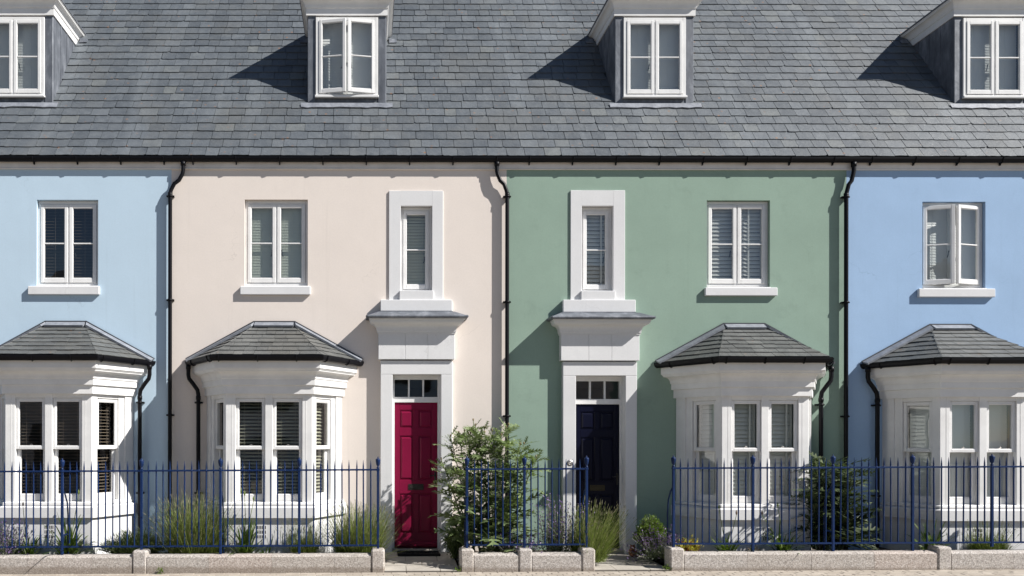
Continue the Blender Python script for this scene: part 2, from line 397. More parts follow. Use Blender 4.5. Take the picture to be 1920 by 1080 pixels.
# block pavers, four courses in front of the plinths
pm = []
for k in range(4):
    m = MB(); w = .196 + .002*k
    m.box(0, w, -.0965, 0, -.06, 0, b=.006); o = bpy.data.meshes.new('paver'); o.from_pydata(m.v, [], m.f); o.materials.append(M_PAVER); pm.append(o)
n_p = 0
for r in range(4):
    x = -6.35 + (.1 if r % 2 else 0) + R.uniform(-.02, .02)
    while x < 8.75:
        o = bpy.data.objects.new('paver', R.choice(pm)); COL.objects.link(o); o.parent = pav
        o.location = (x, -(FRONT + .004 + r*.1), zg(x) + R.uniform(-.0015, .0015)); o.rotation_euler = (R.uniform(-.006, .006), -.006 + R.uniform(-.006, .006), R.uniform(-.006, .006))
        x += .202
m = MB()
for r in range(4, 27):
    x = -6.4 + (.1 if r % 2 else 0)
    while x < 8.8:
        m.box(x, x+.197, -(FRONT+.004+r*.1)-.0965, -(FRONT+.004+r*.1), zg(x)-.01, zg(x)+R.uniform(-.001, .002)); x += .202
mk('paver_field', m, M_PAVER, pav, 'stuff')

# door paths
def path(x0b, x1b, x0f, x1f, rise):
    zp = lambda x, y: zg(x) + rise*max(0, 1 + y/FRONT)
    base = MB(); base.add([(x, y, zp(x, y)+.014) for x, y in ((x0b, .12), (x1b, .12), (x1f, -FRONT-.003), (x0f, -FRONT-.003))], [(0,1,2,3)])
    p = mk('path', base, M_JOINT); p['kind'] = 'structure'
    rows = [(-.02, .40), (.40, .72), (.72, 1.03), (1.03, FRONT)]
    for i, (d0, d1) in enumerate(rows):
        cuts = [0, .52, 1] if i % 2 == 0 else [0, .3, .75, 1]
        for a, c in zip(cuts, cuts[1:]):
            def at(t, d):
                s_ = d/FRONT; xl = x0b+(x0f-x0b)*s_; xr = x1b+(x1f-x1b)*s_
                return xl+(xr-xl)*t
            g = .004
            pts = [(at(a, d0+g)+g, -(d0+g)), (at(c, d0+g)-g, -(d0+g)), (at(c, d1-g)-g, -(d1-g)), (at(a, d1-g)+g, -(d1-g))]
            m = MB(); z = .022 + R.uniform(-.001, .001)
            m.prism([(x, y, zp(x, y)+z) for x, y in pts], (0, 0, 1), .05)
            mk('slab', m, M_SLAB, p)
    return p
path(PX(722), PX(846), PX(722, FRONT)-.02, PX(862, FRONT), .082)
path(PX(1075), PX(1196), PX(1116, FRONT)-.02, PX(1256, FRONT), .03)

# planting beds
def bed(x0, x1, d0, d1):
    m = MB(); nx = max(2, int((x1-x0)/.12)); ny = 9
    for j in range(ny+1):
        for i in range(nx+1):
            x = x0+(x1-x0)*i/nx; d = d0+(d1-d0)*j/ny
            m.v.append((x, -d, zg(x) + .10 + R.uniform(-.025, .03)))
    for j in range(ny):
        for i in range(nx):
            a = j*(nx+1)+i; m.f.append((a, a+1, a+nx+2, a+nx+1)); m.sm.append(True)
    o = mk('garden_bed', m, M_SOIL); o['kind'] = 'structure'
bed(-8.6, PX(722)-.01, -.02, 1.2); bed(PX(848), PX(1075)-.02, -.02, 1.2); bed(PX(1198), 9.5, -.02, 1.2)
m = MB()
for (xa, xb) in ((PX(846, 0)+.0, PX(866, 1.0)), (PX(1198, 0), PX(1262, 1.0)), (PX(1010), PX(1060))):
    for k in range(420):
        d = R.uniform(.02, 1.3); s_ = d/FRONT; x = R.uniform(xa + (.12*s_), xb + .05); r = R.uniform(.012, .03); z = zg(x) + R.uniform(.01, .135 if R.random() < .5 else .06)
        a = R.uniform(0, 6.28); n = Vector((R.uniform(-.5, .5), R.uniform(-.5, .5), 1)).normalized(); u = n.orthogonal().normalized(); w = n.cross(u)
        m.prism([Vector((x, -d, z)) + u*r*math.cos(a+q)*R.uniform(.6, 1.2) + w*r*math.sin(a+q) for q in (0, 1.3, 2.7, 4.1, 5.2)], n, .008)
o = mk('slate_chippings', m, M_CHIP, None, 'stuff'); o['label'] = 'dark slate chippings strewn beside the door paths'; o['category'] = 'gravel'

# ------------------------------------------------------------------ windows
def frame_mat(origin, u, inward):
    u = Vector(u).normalized(); i = Vector(inward).normalized()
    M = Matrix.Identity(4)
    for r in range(3): M[r][0] = u[r]; M[r][1] = i[r]; M[r][2] = (0, 0, 1)[r]; M[r][3] = origin[r]
    return M
def blind(parent, M, x0, x1, z0, z1, y, style):
    mat, pitch, dep, tilt, extra = style
    m = MB(); m.M = M; z = z1; t = math.radians(tilt)
    while z > z0:
        w = R.uniform(-.02, .02); c, s_ = math.cos(t+w)*dep/2, math.sin(t+w)*dep/2
        zj = z + R.uniform(-.0012, .0012); sk = R.uniform(-.0015, .0015)
        m.add([(x0, y-c, zj-s_), (x1, y-c, zj-s_+sk), (x1, y, zj+.003+sk), (x0, y, zj+.003), (x1, y+c, zj+s_+sk), (x0, y+c, zj+s_)], [(0,1,2,3), (3,2,4,5)])
        z -= pitch
    if extra == 'stile':
        xm = x0 + (x1-x0)*.72; m.box(xm, xm+.022, y-dep/2-.012, y-dep/2-.002, z0, z1)
        m.box(x0, x0+.02, y-.02, y+.02, z0, z1); m.box(x1-.02, x1, y-.02, y+.02, z0, z1)
    else:
        for f_ in (.22, .78):
            xm = x0 + (x1-x0)*f_; m.box(xm-.0016, xm+.0016, y-dep/2*math.cos(t)-.004, y-dep/2*math.cos(t)-.002, z0, z1)
    return mk('blind', m, mat, parent, 'stuff')
S_DARK = (M_BL_DARK, .046, .030, 14, None); S_SAGE = (M_BL_SAGE, .042, .051, 78, None); S_OLIVE = (M_BL_OLIVE, .050, .046, 34, None)
S_WHITE = (M_BL_WHITE, .042, .052, 82, None); S_TAUPE = (slat_mat('blind_olive', (.62, .60, .47)), .046, .050, 68, None); S_SHUT = (M_SHUT, .060, .064, 66, 'stile')

def sash_leaf(parent, M, x0, x1, z0, z1, st, wt, wb, bar=True, handle=0):
    m = MB(); m.M = M; m.ring(x0, x1, 0, .045, z0, z1, st, st, wb, wt, b=.004)
    s_ = mk('sash', m, M_JOIN, parent)
    gx0, gx1, gz0, gz1 = x0+st, x1-st, z0+wb, z1-wt
    m = MB(); m.M = M      # putty bead round the glass
    m.ring(gx0-.001, gx1+.001, .008, .022, gz0-.001, gz1+.001, .009, .009, .009, .009)
    mk('glazing_bead', m, M_JOIN, parent)
    zs = [gz0, gz1]
    if bar:
        zm = gz0 + (gz1-gz0)*.495; zs = [gz0, zm, gz1]
        m = MB(); m.M = M; m.box(gx0, gx1, .006, .03, zm-.009, zm+.009, b=.003); mk('glazing_bar', m, M_JOIN, parent)
    for a, c in zip(zs, zs[1:]):
        m = MB(); m.M = M; m.add([(gx0, .020, a), (gx1, .020, a), (gx1, .020, c), (gx0, .020, c)], [(0,1,2,3)]); mk('pane', m, M_GLASS, parent)
    if handle:
        m = MB(); m.M = M; hx = x1-st-.012 if handle > 0 else x0+st+.012; zc = z0+(z1-z0)*.42
        m.tube([(hx, .05, zc), (hx, .065, zc+.01), (hx-.008*handle, .068, zc-.06), (hx-.02*handle, .066, zc-.09)], .007, 6); mk('handle', m, M_PLATE, parent)
    return s_
def casement(house, x0, x1, z0, z1, y, style, lights=2, open_deg=0, name='window', fs=.036, fh=.05, fb=.04, bd=.075):
    """timber casement: frame outer edge x0..x1, z0..z1, frame face at world Y = y"""
    xc = (x0+x1)/2
    m = MB(); m.ring(x0, x1, y, y+.07, z0, z1, fs, fs, fb, fh, b=.003)
    if lights == 2: m.box(xc-.014, xc+.014, y+.002, y+.07, z0+fb, z1-fh)
    fr = mk(name, m, M_JOIN, house)
    spans = [(x0+fs+.003, x1-fs-.003)] if lights == 1 else [(x0+fs+.003, xc-.011), (xc+.011, x1-fs-.003)]
    for i, (a, c) in enumerate(spans):
        w = c-a; hz0, hz1 = z0+fb+.003, z1-fh-.003
        ang = math.radians(open_deg) if open_deg else 0
        if lights == 2 and i == 1:
            ux = (math.cos(ang), math.sin(ang), 0)       # hinged on its right stile
            u = Vector((math.cos(ang), math.sin(ang), 0)); inn = Vector((-math.sin(ang), math.cos(ang), 0))
            org = Vector((c, y-.012, 0)) - u*w
        else:
            u = Vector((math.cos(ang), -math.sin(ang), 0)); inn = Vector((math.sin(ang), math.cos(ang), 0))
            org = Vector((a, y-.012, 0))
        sash_leaf(fr, frame_mat(org, u, inn), 0, w, hz0, hz1, .048, .052, .068, True, handle=(1 if (lights == 2 and i == 0) or lights == 1 else -1))
    blind(fr, Matrix.Translation((0, y, 0)), x0+fs+.02, x1-fs-.02, z0+fb+.03, z1-fh-.01, bd, style)
    return fr

# ------------------------------------------------------------------ bay window
BA, BB, BP = 1.048, .640, .735
def clip(poly, a, b, c):
    """keep a*u+b*v<=c"""
    out = []
    for i in range(len(poly)):
        p, q = poly[i], poly[(i+1) % len(poly)]; dp, dq = a*p[0]+b*p[1]-c, a*q[0]+b*q[1]-c
        if dp <= 0: out.append(p)
        if (dp < 0 < dq) or (dq < 0 < dp):
            t = dp/(dp-dq); out.append((p[0]+(q[0]-p[0])*t, p[1]+(q[1]-p[1])*t))
    return out
def slate_face(parent, A, Bp, tops, gauge, mat, seed, wlo=.13, whi=.25, lift=.014, thick=.0075):
    """slates on the planar face whose eave runs A->Bp and whose upper corners are tops (from B side to A side)"""
    rr = random.Random(seed)
    A, Bp = Vector(A), Vector(Bp); u = (Bp-A).normalized(); L_ = (Bp-A).length
    t0 = Vector(tops[0]); n = u.cross(t0-A).normalized()
    if n.z < 0: n = -n
    v = n.cross(u)
    if v.dot(t0-A) < 0: v = -v
    poly = [(0, 0), (L_, 0)] + [((Vector(t)-A).dot(u), (Vector(t)-A).dot(v)) for t in tops]
    vmax = max(p[1] for p in poly); row = 0; V = 0.0
    area = sum(p[0]*q[1]-q[0]*p[1] for p, q in zip(poly, poly[1:]+poly[:1]))
    while V < vmax - .03:
        x = -rr.uniform(0, whi); v1 = min(V + gauge*1.45, vmax)
        while x < L_:
            w = rr.uniform(wlo, whi); q = []
            k = 4
            for i in range(k+1): q.append((x + .002 + (w-.004)*i/k, V + rr.uniform(-.004, .004)))
            q += [(x+w-.002, v1), (x+.002, v1)]
            for p0, p1 in zip(poly, poly[1:]+poly[:1]):
                if p0 == poly[0] and p1 == poly[1]: continue
                ex, ey = p1[0]-p0[0], p1[1]-p0[1]
                s_ = 1 if area > 0 else -1
                q = clip(q, ey*s_, -ex*s_, (ey*p0[0]-ex*p0[1])*s_ + .012*math.hypot(ex, ey)) if q else q
            if len(q) >= 3:
                us = [p[0] for p in q]
                if max(us)-min(us) > .02:
                    m = MB(); jl = rr.uniform(-.002, .003)
                    m.prism([A + u*p[0] + v*p[1] + n*(lift+thick+jl - (p[1]-V)*(lift+.004)/(gauge*1.45) ) for p in q], n, thick)
                    mk('slate', m, mat, parent)
            x += w
        V += gauge; row += 1
def half_round(oc, zc, r, dz, n=9, lip=.006):
    a = [(oc - r*math.cos(math.pi*k/n), zc - dz*math.sin(math.pi*k/n)) for k in range(n+1)]
    b_ = [(oc + (r-lip)*math.cos(math.pi*k/n), zc - (dz-lip)*math.sin(math.pi*k/n)) for k in range(n+1)]
    return a + b_
def bay(house, Xc, style, dz=0.0, pipe=0, seed=1):
    z = lambda v: v + dz
    base = [(Xc-BA, 0.0), (Xc-BB, -BP), (Xc+BB, -BP), (Xc+BA, 0.0)]
    body = offset_path(base, -.045)
    ins = offset_path(base, -.125)
    # carcass: posts, head and transom boards
    m = MB()
    def wallrun(f, a, c, z0, z1, o0=0.0, th=.09):
        (xa, ya), (xb, yb) = f
        l = math.hypot(xb-xa, yb-ya); M = frame_mat((xa, ya, 0), (xb-xa, yb-ya, 0), (-(yb-ya), (xb-xa), 0))
        m.M = M; m.box(a*1.0, c*1.0, -o0, th, z0, z1, b=.004); m.M = None
    faces = [(body[0], body[1]), (body[1], body[2]), (body[2], body[3])]
    lens = [math.hypot(b_[0]-a[0], b_[1]-a[1]) for a, b_ in faces]
    Lc, Lf = lens[0], lens[1]; hf = Lf/2
    zt, zs, zb = z(2.42), z(2.355), z(.878)
    cw = .105
    lay = {0: [(0, Lc-.51), (Lc-cw, Lc)], 1: [(0, hf-.4725), (hf-.053, hf+.053), (hf+.4725, Lf)], 2: [(0, cw), (.51, Lc)]}
    for i, posts in lay.items():
        for a, c in posts: wallrun(faces[i], a, c, z(.84), zt)
        wallrun(faces[i], .01, lens[i]-.01, zs, zt-.001, -.006, .08)
    # applied architrave strips either side of the wall posts
    wallrun(faces[0], .0, .17, z(.84), zt-.002, .02, .02); wallrun(faces[2], Lc-.17, Lc, z(.84), zt-.002, .02, .02)
    for i, (a, c) in ((1, (hf-.4725-.055, hf-.4725-.05)), (1, (hf+.4725+.05, hf+.4725+.055))): wallrun(faces[i], a, c, z(.85), zt-.002, .003, .02)
    bw = mk('bay_window', m, M_JOIN, house)
    # sashes
    def vsash(fi, a, c):
        f = faces[fi]; (xa, ya), (xb, yb) = f
        for up in (True, False):
            yoff = .022 if up else .072
            org = Vector((xa, ya, 0)); u = Vector((xb-xa, yb-ya, 0)).normalized(); inn = Vector((-u.y, u.x, 0))
            M = frame_mat(org + inn*yoff, u, inn)
            if up: sash_leaf(bw, M, a+.002, c-.002, z(1.626), zs-.002, .040, .045, .046, False)
            else: sash_leaf(bw, M, a+.002, c-.002, z(.880), z(1.668), .044, .04, .105, False)
        M = frame_mat(Vector((xa, ya, 0)), u, inn)
        if fi == 1:
            mm = MB(); mm.M = M; xm = (a+c)/2
            mm.box(xm-.02, xm+.02, .035, .06, z(1.673), z(1.685), b=.003); mm.tube([(xm-.01, .045, z(1.684)), (xm, .04, z(1.70)), (xm+.018, .045, z(1.694))], .006, 6)
            mk('sash_fastener', mm, M_STEEL, bw)
        blind(bw, M, a+.03, c-.03, z(.93), zs-.03, .145, style)
    vsash(1, hf-.4725, hf-.053); vsash(1, hf+.053, hf+.4725); vsash(0, Lc-.51, Lc-cw); vsash(2, cw, .51)
    # sub-sill, stone sill and rendered dwarf wall
    m = MB(); sweep(m, base, [(-.10, z(.885)), (-.035, z(.878)), (-.012, z(.865)), (-.012, z(.835)), (-.1, z(.835))]); mk('sub_sill', m, M_JOIN, bw)
    m = MB(); sweep(m, base, [(-.10, z(.836)), (-.02, z(.828)), (.026, z(.812)), (.032, z(.806)), (.032, z(.662)), (.028, z(.658)), (-.08, z(.658))]); mk('sill', m, M_WHITE, bw)
    m = MB(); sweep(m, base, [(-.015, z(.66)), (-.015, -.1)]); mk('dwarf_wall', m, M_WHITE, bw)
    # air brick
    vx, vz = Xc - .10 + (.22 if pipe > 0 else .0), z(.46)
    if pipe > 0: vx = Xc + .02
    m = MB(); m.box(vx-.075, vx+.075, -BP+.0135, -BP+.03, vz-.11, vz+.11, b=.004); vent = mk('air_vent', m, M_WHITE, bw)
    m = MB()
    for r in range(3):
        for k in range(6):
            xx = vx-.06+k*.0225; m.box(xx, xx+.011, -BP+.012, -BP+.02, vz-.09+r*.066, vz-.045+r*.066)
    mk('vent_slots', m, M_PLATE, bw, 'stuff')
    # cornice: frieze, board, cove, fascia
    prof = [(-.06, z(2.412)), (0, z(2.412)), (0, z(2.53)), (.006, z(2.533)), (.030, z(2.537)), (.030, z(2.618)), (.040, z(2.624)), (.044, z(2.634))]
    for k in range(7):
        a = k/6*math.pi/2; prof.append((.044 + .085*(1-math.cos(a)), z(2.636 + .09*math.sin(a))))
    prof += [(.137, z(2.728)), (.137, z(2.742)), (.146, z(2.744)), (.152, z(2.752)), (.152, z(2.762)), (.165, z(2.764)), (.165, z(2.90)), (-.02, z(2.90))]
    m = MB(); sweep(m, base, prof); mk('cornice', m, M_JOIN, bw)
    # bay roof
    G = offset_path(base, .205); zr = z(2.935)
    T1, T2 = (Xc-.29, -.02, z(3.465)), (Xc+.29, -.02, z(3.465))
    g3 = [(x, y, zr) for x, y in G]
    m = MB(); m.add([(p[0], p[1], p[2]-.012) for p in g3 + [T1, T2]], [(1, 2, 5, 4), (0, 1, 4), (2, 3, 5), (0, 1, 2, 3)]); mk('roof_deck', m, M_SLATE2, bw)
    slate_face(bw, g3[1], g3[2], [T2, T1], .142, M_SLATE2, seed)
    slate_face(bw, g3[0], g3[1], [T1], .142, M_SLATE2, seed+1); slate_face(bw, g3[2], g3[3], [T2], .142, M_SLATE2, seed+2)
    # lead flashing: upstand on the wall plus apron over the slates
    m = MB()
    e0, e3 = Vector((g3[0][0]-.02, -.014, zr+.0)), Vector((g3[3][0]+.02, -.014, zr+.0))
    t1, t2 = Vector((T1[0], -.014, T1[2]+.02)), Vector((T2[0], -.014, T2[2]+.02))
    inner = [e0, t1, t2, e3]; up = [e0+Vector((-.03, 0, .045)), t1+Vector((-.02, 0, .055)), t2+Vector((.02, 0, .055)), e3+Vector((.03, 0, .045))]
    for i in range(3): m.prism([inner[i], inner[i+1], up[i+1], up[i]], (0, -1, 0), -.013)
    mk('wall_flashing', m, M_LEADD, bw); m = MB()
    for i in range(3):
        fa = [(g3[0], g3[1], T1), (T1, T2, g3[1]), (T2, g3[3], g3[2])][i]
        a, c, w = Vector(inner[i]), Vector(inner[i+1]), Vector(fa[2])
        e = (c-a).normalized(); p = [(Vector(g3[0]), Vector(g3[1]), Vector(T1)), (Vector(g3[1]), Vector(g3[2]), Vector(T2)), (Vector(g3[2]), Vector(g3[3]), Vector(T2))][i]
        n = (p[1]-p[0]).cross(p[2]-p[0]).normalized(); n = n if n.z > 0 else -n
        s_ = e.cross(n); s_ = s_ if s_.y < 0 else -s_
        l0, l1 = .115, .115
        m.prism([a+n*.042, c+n*.042, c+n*.039+s_*l1+(-e*.05 if i == 0 else Vector()) , a+n*.039+s_*l0+(e*.05 if i == 2 else Vector())], n, .03)
    mk('lead_flashing', m, M_LEADW, bw)
    # gutter and brackets
    m = MB(); sweep(m, base, half_round(.212, z(2.938), .047, .078), closed=True, caps=True); mk('gutter', m, M_BLACK, bw)
    go = offset_path(base, .262)
    for i, ts in ((0, (.25, .9)), (1, (.08, .42, .76)), (2, (.1, .62))):
        a, c = Vector((*go[i], 0)), Vector((*go[i+1], 0)); u = (c-a).normalized(); inn = Vector((-u.y, u.x, 0)); l = (c-a).length
        for t in ts:
            q = a + u*(l*t); mm = MB()
            pts = [q + inn*(.05+.053*math.cos(math.pi*k/6)) + Vector((0, 0, z(2.936)-.084*math.sin(math.pi*k/6))) for k in range(7)]
            mm.tube(pts, .008, 6); mk('gutter_bracket', mm, M_BLACK, bw)
    if pipe:
        gx = go[0][0] if pipe < 0 else go[3][0]; sx = -pipe
        xg = gx + sx*.075; xd = Xc + pipe*1.125; yg, yd = -.085, -.075
        m = MB(); zz = z(2.86)
        m.lathe([(.034, 0), (.038, .0), (.038, .07), (.034, .07)], 12, (xg, yg, zz-.05))
        m.tube([(xg, yg, zz), (xg, yg, zz-.13), (xg+sx*.012, yg, zz-.19), (xg+(xd-xg)*.5, yg, zz-.27), (xd-sx*.012, yd, zz-.36), (xd, yd, zz-.43), (xd, yd, zz-.5), (xd, yd, .05)], .031, 12)
        m.lathe([(.031, 0), (.037, 0), (.037, .055), (.031, .055)], 12, (xd, yd, zz-.50))
        mk('downpipe', m, M_BLACK, bw)
        for zc in (z(2.30), z(.95)):
            m = MB(); m.lathe([(.031, 0), (.039, 0), (.039, .03), (.031, .03)], 12, (xd, yd, zc)); m.tube([(xd-.06, yd+.02, zc+.015), (xd+.06, yd+.02, zc+.015)], .013, 8); m.box(xd-.055, xd+.055, yd+.02, -.001, zc+.003, zc+.027); mk('pipe_clip', m, M_BLACK, bw)
    return bw

# ------------------------------------------------------------------ roof
TH = math.radians(54.5); CT, ST = math.cos(TH), math.sin(TH)
EY, EZ = -.07, PZ(294.5, .07)
def roof_pt(x, s, n=0.0): return Vector((x, EY + s*CT - n*ST, EZ + s*ST + n*CT))
GAUGE, SL_LEN, RIDGE = .2, .34, 5.7
SLW = [.15, .18, .20, .22, .235, .25, .27, .295]
SLM = {}
def slate_outline(w, rr):
    k = 5; g = .0030; return [(-w/2 + g + (w-2*g)*i/k + rr.uniform(-.001, .001), rr.uniform(-.0045, .0045) + (0 if 0 < i < k else .0015)) for i in range(k+1)] + [(w/2-g, SL_LEN), (-w/2+g, SL_LEN)]
def slate_verts(w, rr, t):
    tilt = .064; q = slate_outline(w, rr)
    if rr.random() < .06: q[0] = (q[0][0]+.004, q[0][1]+rr.uniform(.012, .03)); q[1] = (q[1][0]-.012, q[1][1])
    if rr.random() < .06: q[5] = (q[5][0]-.004, q[5][1]+rr.uniform(.012, .03)); q[4] = (q[4][0]+.012, q[4][1])
    return [(a, c, .026 - c*tilt + t + rr.uniform(-.0006, .0006)) for a, c in q]
for wi, w in enumerate(SLW):
    for v_ in range(4):
        rr = random.Random(100+wi*10+v_); m = MB(); m.prism(slate_verts(w, rr, .0095), (0, 0, 1), .0095)
        me = bpy.data.meshes.new('slate'); me.from_pydata(m.v, [], m.f); me.materials.append(M_SLATE); SLM[(wi, v_)] = me
ROT = Matrix(((1, 0, 0), (0, CT, -ST), (0, ST, CT)))
DORM_S0 = 1.31
ROOFS = []
def roof(house, xa, xb, dormer_x):
    m = MB(); m.add([roof_pt(xa, -.02), roof_pt(xb, -.02), roof_pt(xb, RIDGE), roof_pt(xa, RIDGE), Vector((xb, 7.2, EZ)), Vector((xa, 7.2, EZ))], [(0, 1, 2, 3), (3, 2, 4, 5)])
    rf = mk('roof', m, M_SLATE, house)
    ROOFS.append([rf, xa, xb, dormer_x, 0, MB()]); return rf
def lay_slates():
    """courses run unbroken along the terrace; each slate belongs to the roof it lies on"""
    rr = random.Random(77); x_min, x_max = ROOFS[0][1], ROOFS[-1][2]
    for r in range(int(RIDGE/GAUGE)):
        s_ = r*GAUGE; x = x_min - rr.uniform(0, .2); wob = rr.uniform(-.004, .004)
        while x < x_max:
            wi = rr.choices(range(8), [1, 2, 3, 4, 4, 4, 3, 2])[0]; w = SLW[wi]; xc = x + w/2; x += w
            rec = next((q for q in ROOFS if q[1] <= xc < q[2]), ROOFS[0] if xc < x_min else ROOFS[-1])
            rf, dx = rec[0], rec[3]; L0 = rf.parent.location
            if abs(xc-dx) + w/2 < .66 and DORM_S0 + .02 < s_ < DORM_S0 + 1.9: continue
            p = roof_pt(xc, s_ + wob + rr.uniform(-.006, .006)); a = rr.uniform(-.012, .012) + (rr.uniform(-.05, .05) if rr.random() < .012 else 0); lift = rr.uniform(0, .003)
            T = Matrix.Translation(p) @ ROT.to_4x4() @ Matrix.Rotation(a, 4, 'Z') @ Matrix.Translation((0, 0, lift))
            if rec[4] < 300 and -6.0 < xc < 10.2:
                o = bpy.data.objects.new('slate', SLM[(wi, rr.randrange(4))]); COL.objects.link(o); o.parent = rf
                o.matrix_local = Matrix.Translation(-L0) @ T; rec[4] += 1
            else:
                rec[5].M = T; q = slate_verts(w, rr, .0095)
                rec[5].add(q + [(u_, v_, w_-.0095) for u_, v_, w_ in q], [tuple(range(8))] + [(i, (i+1) % 8, 8+(i+1) % 8, 8+i) for i in range(8)])
    for rec in ROOFS:
        rec[5].M = None; mk('upper_slates', rec[5], M_SLATE, rec[0], 'stuff')

# ------------------------------------------------------------------ dormer
DY = EY + DORM_S0*CT; DS = F/(D+DY)        # dormer face plane and its px per metre
def dz_(py): return H + (Y0-py)/DS
def dormer(house, pxc, style, open_deg=0):
    xc = (pxc-X0)/DS; hw = .622
    z0, zc0 = EZ + DORM_S0*ST - .01, dz_(30)
    yb = DY + 1.35
    xl, xr = xc-hw, xc+hw
    # lead clad front: jambs and apron below the sill
    wx0, wx1 = xc-.492, xc+.492; wz0, wz1 = dz_(181), dz_(33.5)
    m = MB(); m.box(xl, wx0, DY, DY+.12, z0, zc0+.02, b=.008); m.box(wx1, xr, DY, DY+.12, z0, zc0+.02, b=.008); m.box(wx0, wx1, DY+.012, DY+.12, z0, wz0)
    dm = mk('dormer', m, M_LEAD, house)
    for sx, x in ((-1, xl), (1, xr)):
        m = MB(); zt = zc0+.05
        x += sx*.004
        pts = [(x, DY+.05, z0-.1), (x, DY+.05, zt), (x, DY+.05+(zt-z0)/ST*CT+.12, zt)]
        m.prism(pts, (sx, 0, 0), .02)
        for k in (1, 2, 3):      # welted seams
            yy = DY+.05+k*.27; zl = z0 + (yy-DY)*ST/CT
            if zl < zt-.05: m.box(x-.008, x+.008, yy-.012, yy+.012, zl-.02, zt)
        mk('cheek', m, M_LEAD, dm)
    path_ = [(xl, yb), (xl, DY), (xr, DY), (xr, yb)]
    zz = zc0
    prof = [(-.03, zz), (.022, zz), (.022, zz+.108), (.034, zz+.112), (.036, zz+.124)]
    for k in range(7):
        a = k/6*math.pi/2; prof.append((.038+.062*(1-math.cos(a)), zz+.126+.085*math.sin(a)))
    prof += [(.108, zz+.214), (.108, zz+.232), (.116, zz+.235), (.116, zz+.252)]
    m = MB(); sweep(m, path_, prof); mk('cornice', m, M_JOIN, dm)
    m = MB(); sweep(m, path_, [(.10, zz+.25), (.128, zz+.25), (.132, zz+.262), (.128, zz+.274), (-.2, zz+.30), (-.60, zz+.33)])
    m.box(xl+.1, xr-.1, DY+.2, yb+.2, zz+.29, zz+.335); mk('lead_roof', m, M_LEAD, dm)
    # apron flashing over the slates
    m = MB()
    nseg = 14; ed = []
    for i in range(nseg+1):
        x = xl-.10+(xr-xl+.20)*i/nseg; ed.append((x, -.105 + R.uniform(-.014, .014)))
    for i in range(nseg):
        a, c = ed[i], ed[i+1]
        m.add([roof_pt(a[0], DORM_S0-.005, .056), roof_pt(c[0], DORM_S0-.005, .056), roof_pt(c[0], DORM_S0+c[1], .048), roof_pt(a[0], DORM_S0+a[1], .048),
               roof_pt(c[0], DORM_S0+c[1], .03), roof_pt(a[0], DORM_S0+a[1], .03)], [(0, 1, 2, 3), (3, 2, 4, 5)])
    mk('lead_flashing', m, M_LEADW, dm)
    for sx, x in ((-1, xl-.05), (1, xr+.05)):       # lead corner soaker poking out at the eaves return
        s_ = (zc0+.05-EZ)/ST
        m = MB(); m.prism([roof_pt(x+sx*.02, s_-.04, .05), roof_pt(x+sx*.15, s_-.03, .05), roof_pt(x+sx*.15, s_+.05, .05), roof_pt(x+sx*.02, s_+.10, .055)], (0, -ST, CT), .01); mk('soaker', m, M_LEAD, dm)
    m = MB(); m.ring(wx0, wx1, DY-.022, DY+.07, wz0, wz1, .05, .05, .035, .05, b=.004); m.box(xc-.014, xc+.014, DY-.018, DY+.06, wz0+.035, wz1-.05)
    m.box(wx0-.012, wx1+.012, DY-.055, DY, wz0-.03, wz0+.008, b=.006)
    fr = mk('window_frame', m, M_JOIN, dm)
    for i, (a, c) in enumerate(((wx0+.052, xc-.012), (xc+.012, wx1-.052))):
        ang = math.radians(open_deg); w = c-a
        if i == 1:
            u = Vector((math.cos(ang), math.sin(ang), 0)); inn = Vector((-math.sin(ang), math.cos(ang), 0)); org = Vector((c, DY-.032, 0)) - u*w
        else:
            u = Vector((math.cos(ang), -math.sin(ang), 0)); inn = Vector((math.sin(ang), math.cos(ang), 0)); org = Vector((a, DY-.032, 0))
        sash_leaf(dm, frame_mat(org, u, inn), 0, w, wz0+.04, wz1-.052, .046, .05, .062, True, handle=1 if i == 0 else -1)
    blind(dm, Matrix.Translation((0, DY, 0)), wx0+.06, wx1-.06, wz0+.05, wz1-.05, .095, style)
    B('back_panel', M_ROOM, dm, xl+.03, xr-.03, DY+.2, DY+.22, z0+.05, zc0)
    return dm

# ------------------------------------------------------------------ houses
def wall_mesh(xa, xb, z0, z1, holes, th=.3):
    xs = sorted({xa, xb, *[h[0] for h in holes], *[h[1] for h in holes]}); zs = sorted({z0, z1, *[h[2] for h in holes], *[h[3] for h in holes]})
    m = MB()
    for i in range(len(xs)-1):
        for j in range(len(zs)-1):
            cx, cz = (xs[i]+xs[i+1])/2, (zs[j]+zs[j+1])/2
            if any(h[0] < cx < h[1] and h[2] < cz < h[3] for h in holes): continue
            for y in (0, th):
                m.add([(xs[i], y, zs[j]), (xs[i+1], y, zs[j]), (xs[i+1], y, zs[j+1]), (xs[i], y, zs[j+1])], [(0, 1, 2, 3) if y == 0 else (3, 2, 1, 0)])
    for a, b_, c, d in holes:
        m.add([(x, y, z) for y in (0, th) for x, z in ((a, c), (b_, c), (b_, d), (a, d))], [(0, 1, 5, 4), (1, 2, 6, 5), (2, 3, 7, 6), (3, 0, 4, 7)])
    return m
def upper_window(house, x0, x1, z0, z1, style, open_deg=0, sill=None):
    w = casement(house, x0+.004, x1-.004, z0+.022, z1-.004, .058, style, 2, open_deg)
    sx0, sx1, sz0, sz1 = sill
    m = MB(); m.box(sx0, sx1, -.052, .0, sz0, sz1, b=.008); m.box(x0+.002, x1-.002, -.03, .12, sz1-.03, sz1+.012); mk('sill', m, M_WHITE, w)
    return w
